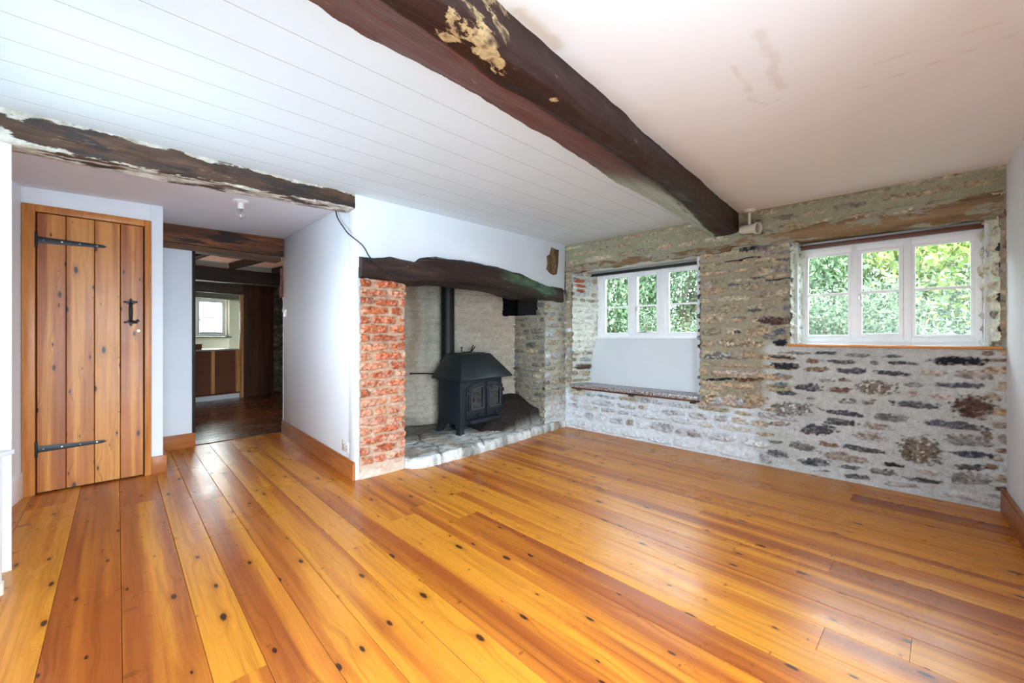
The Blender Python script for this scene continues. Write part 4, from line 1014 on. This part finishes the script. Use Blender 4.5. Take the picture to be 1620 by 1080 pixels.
# rubble ledge at the right inside the fireplace
def ledge():
    xs_ = np.linspace(1.28, 2.10, 70); ys_ = np.linspace(.03, .75, 80); X, Y = np.meshgrid(xs_, ys_, indexing='ij')
    n = fbm(X, Y, 9, 9, 5, 4) - .5
    Z = .03 + (.10 + .10 * smooth(1.5, 2.0, X)) * smooth(.02, .13, Y + n * .12) * smooth(1.30, 1.62, X + n * .2) + .13 * smooth(.08, .40, Y) * smooth(1.3, 1.6, X) + n * .025
    C = np.empty(X.shape + (3,)); C[:] = srgb(44, 36, 31); C *= (.6 + .7 * fbm(X, Y, 25, 25, 8, 3))[..., None]  # base colour darkened for soot and for the shadow inside the fireplace
    k = smooth(.10, .04, Y + n * .12)[..., None] * .7; C = C * (1 - k) + np.array(srgb(176, 172, 164)) * k
    X = np.minimum(X, 2.03); Y = np.minimum(Y, .965 - .498 * (X - .96))
    i, j = np.meshgrid(np.arange(69), np.arange(79), indexing='ij'); a = (i * 80 + j).ravel()
    fc = np.stack([a, a + 80, a + 81, a + 1], -1)
    return gridmesh('stone_ledge', np.stack([X, Y, Z], -1).reshape(-1, 3) * H, fc, C.reshape(-1, 3), M_STONE, FIRE)
tag(ledge(), 'dark rubble ledge at right inside the fireplace beside the stove', 'stone ledge')

# ------------------------------------------------------------------ stove
SV = frame(-.4816, 3.847, .654, .757, .078)
sv = thing('wood_stove', SV, 'black cast iron stove with sloping canopy and two arched glass doors', 'stove')
z0, z1 = .094, .511
m = MB().box(.0, .576, .0, .32, z0, z1).build('body', M_STOVE, WORLD, sv, .006)
MB().box(-.006, .582, -.006, .326, z0 - .008, z0 + .006).build('base_rim', M_STOVE, WORLD, sv, .004)
can = MB()
def rect(x0, x1, y0, y1, z): return [(x0, y0, z), (x1, y0, z), (x1, y1, z), (x0, y1, z)]
can.rings([rect(-.06, .655, -.08, .35, z1 - .004), rect(-.06, .655, -.08, .35, z1 + .012), rect(.09, .505, .085, .32, .735), rect(.098, .497, .093, .312, .744)])
cn = can.build('canopy', M_STOVETOP, WORLD, sv, .004)
MB().box(.13, .46, .13, .29, .742, .752).build('top_plate', M_STOVE, WORLD, sv, .003)
fp = MB(); fp.lathe([(.0, -.03), (.0675, -.03), (.0675, 1.42), (.0, 1.42)], Matrix.Translation((.17, .375, .02)), 28)
fp.lathe([(.0675, 0), (.078, 0), (.078, .06), (.0675, .06)], Matrix.Translation((.17, .375, .62)), 28)
fp.build('flue_pipe', M_FLUE, WORLD, sv)
# door surround with arch, two doors
def arch(x): return .425 + .055 * (1 - ((x - .325) / .245) ** 2)
def arched(x0, x1, zb, inset, n=9):
    return [(x0 + inset, zb + inset), (x1 - inset, zb + inset)] + [(x, arch(x) - inset * 1.15) for x in [x1 - inset - (x1 - x0 - 2 * inset) * k / n for k in range(n + 1)]]
def ring_frame(mb, outer, inner, y0, y1):
    n = len(outer)
    vs = [(p[0], y0, p[1]) for p in outer] + [(p[0], y0, p[1]) for p in inner] + [(p[0], y1, p[1]) for p in outer] + [(p[0], y1, p[1]) for p in inner]
    fs = []
    for i in range(n):
        j = (i + 1) % n
        fs += [(i, j, n + j, n + i), (2 * n + i, 3 * n + i, 3 * n + j, 2 * n + j), (i, 2 * n + i, 2 * n + j, j), (n + i, n + j, 3 * n + j, 3 * n + i)]
    mb.add(vs, fs)
m = MB(); ring_frame(m, arched(.075, .575, .135, -.004, 20), arched(.075, .575, .135, .014, 20), -.012, .002); m.build('door_surround', M_STOVE, WORLD, sv, .002)
for (x0, x1, hinge) in ((.085, .322, 0), (.328, .565, 1)):
    m = MB(); ring_frame(m, arched(x0, x1, .142, .006), arched(x0, x1, .185, .042), -.024, -.002)
    d = m.build('door', M_STOVE, WORLD, sv, .003)
    m = MB(); ring_frame(m, arched(x0, x1, .180, .036), arched(x0, x1, .185, .046), -.030, -.020); m.build('pane_bead', plain('worn_iron_edge', (.10, .105, .11), .35, .6), WORLD, d, .001)
    m = MB(); m.prism(arched(x0, x1, .185, .038), -.016, -.012); m.build('pane', M_STOVEGLASS, WORLD, d, 0, False)
    xh = x0 - .012 if hinge == 0 else x1 + .010
    for z in (.19, .375):
        m = MB(); m.tube([(xh, -.02, z - .018), (xh, -.02, z + .018)], .009, 10); m.box(min(xh, xh + (.03 if hinge == 0 else -.03)), max(xh, xh + (.03 if hinge == 0 else -.03)), -.028, -.012, z - .008, z + .008)
        m.build('hinge', M_STOVE, WORLD, d, .001)
    for xx, zz in (((x0 + x1) / 2, .163), ((x1 - .03) if hinge == 0 else (x0 + .05), .425)):
        m = MB(); m.lathe([(.0, .034), (.012, .032), (.015, .022), (.010, .012), (.007, .0)], Matrix.Translation((xx, -.020, zz)) @ Matrix.Rotation(math.radians(90), 4, 'X'), 14)
        m.build('knob', M_STOVE, WORLD, d)
m = MB(); m.prism([(.06, .118), (.59, .118), (.59, .130), (.06, .130)], -.085, .0); m.prism([(.06, .10), (.59, .10), (.59, .119), (.06, .119)], -.09, -.075); m.build('ash_lip', M_STOVE, WORLD, sv, .003)
for (x, y, sx, sy) in ((.012, .012, -1, -1), (.564, .012, 1, -1), (.012, .308, -1, 1), (.564, .308, 1, 1)):
    m = MB(); rg = []
    for (z, w, off) in ((z0, .045, 0), (.06, .034, .006), (.025, .026, .016), (-.004, .034, .026)):
        cx, cy = x - sx * .03 + sx * off * 1.4, y - sy * .03 + sy * off * 1.4
        rg.append([(cx - w, cy - w, z), (cx + w, cy - w, z), (cx + w, cy + w, z), (cx - w, cy + w, z)])
    m.rings(rg).build('leg', M_STOVE, WORLD, sv, .004)
# things on and beside the stove
m = MB(); m.tube([(-.01, 0, .006), (.03, .0, .012), (.075, .0, .06)], .006, 8); m.tube([(.01, .02, .006), (.03, .012, .014), (.062, .012, .075)], .006, 8)
m.tube([(-.09, .0, .006), (-.01, .0, .006)], .005, 8); m.tube([(-.10, .01, .004), (-.10, .01, .045)], .006, 8); m.lathe([(0, .045), (.011, .047), (.011, .058), (0, .06)], Matrix.Translation((-.10, .01, 0)), 12)
o = m.build('stove_tongs', M_BLACKIRON, at(SV, .31, .20, .752), None, .0)
tag(o, 'small black iron tongs lying on the flat top of the stove', 'tongs')
m = MB(); m.tube([(0, 0, 0), (.14, -.02, -.006), (.30, -.035, -.022)], .007, 8); m.lathe([(.0, -.01), (.016, -.006), (.016, .006), (0, .01)], Matrix.Translation((0, 0, 0)), 12)
o = m.build('iron_bar', M_BLACKIRON, at(SV, -.23, .44, .56), None)
tag(o, 'thin black iron bar reaching from fireplace back wall to stove canopy', 'iron bar')

# ------------------------------------------------------------------ cable
def fpnt(x, y, z): 
    p = FIRE @ Vector((x * H, y * H, z * H)); return (p.x / H, p.y / H, p.z / H)
def hpnt(x, y, z):
    p = HALL @ Vector((x * H, y * H, z * H)); return (p.x / H, p.y / H, p.z / H)
cp = [hpnt(1.60, -.012, 1.95), hpnt(1.66, -.02, 1.875), hpnt(1.80, -.03, 1.78), hpnt(1.93, -.035, 1.70), fpnt(.03, -.05, 1.62), fpnt(.08, -.056, 1.545), fpnt(.17, -.062, 1.475), fpnt(.28, -.062, 1.42), fpnt(.375, -.05, 1.375), fpnt(.39, -.03, 1.372)]
def spline(P, n=6):
    out = []; P = [Vector(p) for p in P]
    for i in range(len(P) - 1):
        a, b_, c, d = P[max(i - 1, 0)], P[i], P[i + 1], P[min(i + 2, len(P) - 1)]
        for k in range(n):
            t = k / n; out.append(.5 * ((2 * b_) + (c - a) * t + (2 * a - 5 * b_ + 4 * c - d) * t * t + (3 * b_ - a - 3 * c + d) * t ** 3))
    return out + [P[-1]]
o = MB().tube(spline(cp), .0045, 7).build('cable', M_CABLE, WORLD)
tag(o, 'loose black cable drooping from the narrow beam onto the fireplace beam', 'cable')

# ------------------------------------------------------------------ spotlight on the ceiling beside the beam
sp = thing('spotlight', Matrix.Translation((1.852 * H, 3.23 * H, (ceil_z(3.23) + .001) * H)), 'cream ceiling spotlight tucked between dark beam and stone wall', 'spotlight')
MB().lathe([(0, 0), (.047, 0), (.047, -.008), (.040, -.022), (0, -.026)]).build('mount', M_PLASTIC, WORLD, sp)
MB().tube([(.0, 0, -.02), (.0, 0, -.125)], .011, 10).build('arm', M_PLASTIC, WORLD, sp)
ax = Vector((.45, -.88, -.12)).normalized()
Mh = Matrix.Translation((.005, -.005, -.15)) @ ax.to_track_quat('Z', 'Y').to_matrix().to_4x4()
hd = MB().lathe([(0, -.075), (.030, -.075), (.036, -.06), (.036, .03), (.046, .045), (.046, .066), (.040, .066), (.034, .040), (0, .040)], Mh, 28).build('lamp_head', M_PLASTIC, WORLD, sp)
MB().lathe([(0, .052), (.030, .050), (.033, .042), (0, .041)], Mh, 24).build('bulb', M_STEEL, WORLD, sp)

# ------------------------------------------------------------------ radiator at the very edge
rd = thing('radiator', at(frame(-1.962, 1.565, .30, -.95), 0, 0, .06), 'white panel radiator end at the edge of view by the window recess', 'radiator')
mb = MB()
mb.box(0, .6, .0, .03, .0, .50); mb.build('panel', M_RAD, WORLD, rd, .010)
mb = MB()
for k in range(9): mb.box(.04 + k * .06, .07 + k * .06, -.006, .0, .04, .46)
mb.build('ribs', M_RAD, WORLD, rd, .003)
MB().box(-.006, .6, -.004, .06, .488, .506).build('top_grille', M_RAD, WORLD, rd, .003)
MB().tube([(.02, .02, .02), (.02, .02, -.06)], .010, 10).build('pipe', M_PLASTIC, WORLD, rd)
MB().tube([(.02, .02, .01), (.02, .02, -.035)], .022, 12).build('valve', M_PLASTIC, WORLD, rd)

# ------------------------------------------------------------------ room beyond the doorway
PK = frame(-4.72, 6.18, .523, .852)               # line of the kitchen counter, y away from us
mb = MB()
LW = frame(-2.93, 3.79, -.70, .72)
mb = MB().box(.02, 5.2, 0, .10, -.03, 2.03)
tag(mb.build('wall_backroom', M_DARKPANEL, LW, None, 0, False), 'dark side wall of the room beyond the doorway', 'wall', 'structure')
RW = frame(-4.5, 8.5, .45, -.893)
mb = MB().box(-.2, 4.62, .0, .12, -.03, 2.03)
bs = rubble('wall_backroom', M_STONE, at(PK, .80, .30), 1.9, -.06, 2.0, .012, courses(0, 1.5, 0, 2.0, (.05, .09), (.1, .25), ['D', 'D', 'g'], 95), (118, 118, 98), 96)
tag(bs, 'dull green grey stone wall behind the dark plank partition', 'wall', 'structure')
tag(mb.build('wall_backroom', M_PANEL, RW, None, 0, False), 'rough grey wall at the far side of the dark room', 'wall', 'structure')
# kitchen wall with window
KW = frame(-6.083, 7.017, .523, .852)
mb = MB().box(-1.2, .16, 0, .30, 0, 2.02).box(1.17, 2.6, 0, .30, 0, 2.02).box(.16, 1.17, 0, .30, 0, .985).box(.16, 1.17, 0, .30, 1.70, 2.02)
tag(mb.build('wall_kitchen', M_CREAM, KW, None, .004), 'cream kitchen wall around the small far window', 'wall', 'structure')
w3 = make_window('window_3', at(KW, .17, .12, 1.0), .99, .70, [(.05, .42), (.54, .93)], .06, .64, .34, 'small white casement window in the far cream kitchen wall', 1)
o = MB().box(.12, 1.20, -.03, .14, .965, .985).build('window_board', M_DARKPANEL, KW, None, .003)
tag(o, 'thin dark sill under the small far kitchen window', 'sill')
o = hewn(lambda x: [(-.03, 1.70), (.1, 1.70), (.1, 1.81), (-.03, 1.81)], -.4, 1.75, 40, .010, 5, 3, 3).build('kitchen_lintel', M_GREYBOARD, KW, None, 0, True)
tag(o, 'weathered timber lintel over the small far kitchen window', 'lintel')
# partition pieces
o = MB().box(-.36, .66, .0, .06, 1.665, 1.86).build('header_board', M_GREYBOARD, PK, None, .004)
tag(o, 'grey brown board spanning above the kitchen opening', 'header board')
o = MB().box(.655, 1.14, -.015, .05, .0, 1.95).box(.80, .806, -.018, -.01, 0, 1.8).build('plank_partition', M_DARKPANEL, PK, None, .004)
tag(o, 'dark brown plank partition beside the kitchen opening', 'partition')
o = MB().box(.625, .655, -.02, .06, 0, 1.67).build('opening_post', M_PINE, PK, None, .003)
tag(o, 'slim pale post at the edge of the kitchen opening', 'post')
cb = thing('kitchen_counter', at(PK, .0, .02), 'brown backed kitchen counter with pale studs seen through the doorway', 'counter')
MB().box(-.36, .62, .02, .55, .765, .79).build('worktop', M_WORKTOP, WORLD, cb, .004)
MB().box(-.36, .62, .05, .06, .09, .765).build('back_panel', M_CABINET, WORLD, cb, 0, False)
for x in (-.2, .215, .565):
    MB().box(x, x + (.045 if x < .5 else .055), .0, .05, .10, .765).build('stud', M_PINE, WORLD, cb, .003)
MB().box(-.36, .62, .005, .05, .075, .10).build('rail', M_LINT, WORLD, cb, .003)
MB().box(-.36, .62, .02, .05, .0, .075).build('plinth', M_WALL, WORLD, cb, .002)
o = MB().box(-.10, .10, .0, .28, .0, .075).box(-.11, .11, -.01, .29, .075, .085).build('cardboard_box', M_CABINET, at(PK, .02, .10, .791), None, .003)
tag(o, 'small brown box on the left of the kitchen worktop', 'box')
# black beam, joists and ceiling in the dark room
DB = frame(-3.95, 5.1, .6, .8)
o = hewn(lambda x: [(-.06, 1.69 + .015 * x), (.08, 1.69 + .015 * x), (.08, 1.865 + .015 * x), (-.06, 1.865 + .015 * x)], -.6, 1.35, 40, .006, 5, 4, 3).build('ceiling_beam', M_DARKWOOD, DB, None, 0, True)
tag(o, 'black painted beam across the ceiling of the dark room', 'beam')
mb = MB().slab([(-2.98, 3.80), (-2.35, 4.40), (-3.4, 8.6), (-8, 9.2), (-7.5, 5)], 1.945, 1.96)
tag(mb.build('ceiling', M_PANEL, WORLD, None, 0, False), 'dull plaster ceiling between joists in the dark room', 'ceiling', 'structure')
for k, (x, lab) in enumerate(((-.15, 'left dark joist between doorway and black beam'), (.38, 'middle dark joist between doorway and black beam'), (.90, 'right dark joist between doorway and black beam'))):
    o = MB().box(x, x + .07, -1.25, -.062, 1.87, 1.944).build('ceiling_joist', M_DARKWOOD, DB, None, .004)
    tag(o, lab, 'joist', None, 'dark room joists')
bl2 = thing('hanging_bulb', Matrix.Translation((-3.72 * H, 6.62 * H, 1.944 * H)), 'clear bulb hanging in the dark room beyond the doorway', 'light bulb')
MB().tube([(0, 0, 0), (0, 0, -.14)], .004, 6).build('flex', M_CABLE, WORLD, bl2)
MB().lathe([(.0, -.13), (.016, -.13), (.018, -.17), (0, -.172)]).build('lampholder', M_WHITEPLASTIC, WORLD, bl2)
MB().lathe([(.012, -.168), (.030, -.20), (.034, -.225), (.024, -.25), (0, -.258)]).build('bulb', M_BULBGLASS, WORLD, bl2)

# ------------------------------------------------------------------ garden
gr = MB().slab([(-14, 30), (-14, 9.3), (-7.2, 7.8), (-6, 9.2), (-1.2, 6.4), (.92, 5.1), (3.3, 2.75), (5, 1), (14, -4), (30, 10), (20, 30)], -.45, -.40)
tag(gr.build('ground', M_GRASS, WORLD, None, 0, False), 'green garden ground outside the windows', 'ground', 'structure')
def leaf_mat(name, cols):
    m, nt, b = new_mat(name)
    g = N(nt, 'ShaderNodeObjectInfo').outputs['Random']
    c = ramp(nt, attr(nt, 'Tone', 'Fac'), [(k / (len(cols) - 1), cc) for k, cc in enumerate(cols)])
    setb(nt, b, c, .5, 0, .4)
    t = N(nt, 'ShaderNodeBsdfTranslucent', {'Color': c}); mx = N(nt, 'ShaderNodeMixShader', {0: .35, 1: b.outputs[0], 2: t.outputs[0]})
    nt.links.new(mx.outputs[0], nt.nodes['Material Output'].inputs[0]); return m
L_GREY = leaf_mat('grey_green_leaves', [srgb(50, 66, 50), srgb(92, 110, 86), srgb(134, 148, 122)])
L_YEL = leaf_mat('yellow_green_leaves', [srgb(72, 98, 40), srgb(114, 136, 62), srgb(156, 166, 90)])
L_MID = leaf_mat('mid_green_leaves', [srgb(46, 68, 44), srgb(82, 106, 74), srgb(120, 142, 106)])
def foliage_mesh(name, n, size, mat, seed, clumps=60):
    r = np.random.RandomState(seed); V = []; T = []
    cc = []
    for _ in range(clumps):
        d = r.normal(size=3); d /= np.linalg.norm(d); cc.append(d * r.uniform(.25, .98) ** .6)
    for k in range(n):
        c = cc[r.randint(clumps)]; p = c * .8 + r.normal(size=3) * .13
        a = r.normal(size=3); a /= np.linalg.norm(a); b_ = np.cross(a, r.normal(size=3)); b_ /= np.linalg.norm(b_); s = size * r.uniform(.6, 1.3)
        nrm = np.cross(a, b_) * s * .18
        V += [p - a * s, p - b_ * s * .38 + nrm, p + a * s, p + b_ * s * .38 + nrm]; T += [r.rand()] * 4
    n_ = len(V) // 4; q = np.arange(n_) * 4
    fc = np.stack([q, q + 1, q + 2, q + 3], -1)
    me = bpy.data.meshes.new(name); co = np.array(V, dtype=np.float32) * H
    me.vertices.add(len(V)); me.vertices.foreach_set('co', co.ravel()); me.loops.add(n_ * 4); me.loops.foreach_set('vertex_index', fc.astype(np.int32).ravel())
    me.polygons.add(n_); me.polygons.foreach_set('loop_start', (q).astype(np.int32)); me.update(calc_edges=True)
    a = me.attributes.new('Tone', 'FLOAT', 'POINT'); a.data.foreach_set('value', np.array(T, dtype=np.float32)); me.materials.append(mat)
    return me
FM = {'g': foliage_mesh('foliage', 15000, .026, L_GREY, 1), 'y': foliage_mesh('foliage', 14000, .032, L_YEL, 2), 'm': foliage_mesh('foliage', 15000, .028, L_MID, 3)}
def trunk_mesh(seed):
    r = random.Random(seed); m = MB()
    for k in range(7):
        a = r.uniform(0, 6.28); e = Vector((math.cos(a) * r.uniform(.3, .8), math.sin(a) * r.uniform(.3, .8), r.uniform(.2, .8)))
        m.tube(spline([(0, 0, -1.0), (e.x * .15, e.y * .15, -.45), (e.x * .6, e.y * .6, e.z * .2), tuple(e)], 5), [.05 - .042 * i / 15 for i in range(16)], 7)
    o = m.build('trunk', M_BARK); me = o.data; bpy.data.objects.remove(o); return me
TM = [trunk_mesh(1), trunk_mesh(2)]
def tree(kind, x, y, rad, hgt, name, label, cat, group):
    t = thing(name, Matrix.Translation((x * H, y * H, -.40 * H)), label, cat, None, group)
    for nm, me in (('foliage', FM[kind]), ('trunk', TM[int(x * 7) % 2])):
        o = link(nm, me, WORLD, t); o.scale = (rad, rad, hgt / 2); o.location = (0, 0, hgt / 2 * H * 1.0); o.rotation_euler = (0, 0, x * 3 + y)
    return t
GR = 'shrubs and trees outside the windows'
for (kind, x, y, rad, hgt, nm, lab, cat) in (
    ('g', 3.15, 4.35, .8, 1.9, 'shrub', 'pale leafy shrub low behind the left light of the larger window', 'shrub'),
    ('g', 3.55, 4.15, .95, 2.05, 'shrub', 'grey green shrub with bare twigs close outside the larger window', 'shrub'),
    ('g', 5.2, 4.7, 1.1, 2.3, 'shrub', 'grey green shrub filling the lower right pane of the larger window', 'shrub'),
    ('y', 5.3, 5.6, 1.5, 3.9, 'tree', 'yellow green leafy tree in the upper middle of the larger window', 'tree'),
    ('y', 6.9, 5.4, 1.6, 4.3, 'tree', 'yellow green leafy tree behind the upper right pane of larger window', 'tree'),
    ('m', 4.2, 5.9, 1.2, 3.5, 'tree', 'mid green tree behind the left pane of the larger window', 'tree'),
    ('g', 3.9, 5.0, 1.0, 2.1, 'shrub', 'pale grey green shrub behind the lower left pane of larger window', 'shrub'),
    ('g', 6.2, 6.4, 1.5, 2.6, 'shrub', 'broad grey green shrub behind the middle panes of larger window', 'shrub'),
    ('m', 8.6, 8.0, 2.4, 6.0, 'tree', 'tall mid green tree farthest off beyond the larger window', 'tree'),
    ('g', 2.3, 6.6, .9, 1.9, 'shrub', 'pale bushy shrub low outside the smaller window', 'shrub'),
    ('g', 3.3, 6.6, 1.0, 2.0, 'shrub', 'pale bushy shrub low behind the rightmost light of the smaller window', 'shrub'),
    ('m', 1.9, 8.4, 1.4, 4.2, 'tree', 'dark green tree behind the left light of the smaller window', 'tree'),
    ('m', 3.3, 8.6, 1.5, 4.4, 'tree', 'dark green tree behind the middle light of the smaller window', 'tree'),
    ('m', 4.9, 8.6, 1.7, 4.6, 'tree', 'dark green tree behind the right light of the smaller window', 'tree')):
    tree(kind, x, y, rad, hgt, nm, lab, cat, GR)
gw = rubble('garden_wall', M_STONE, frame(-9.2, 10.0, .523, .852), 4.0, -.4, 1.9, .03, courses(0, 4, -.4, 1.9, (.10, .16), (.2, .5), ['g', 'W', 'm'], 91, .03, .02), (180, 176, 166), 92)
tag(gw, 'pale stone wall of the yard outside the far kitchen window', 'wall')
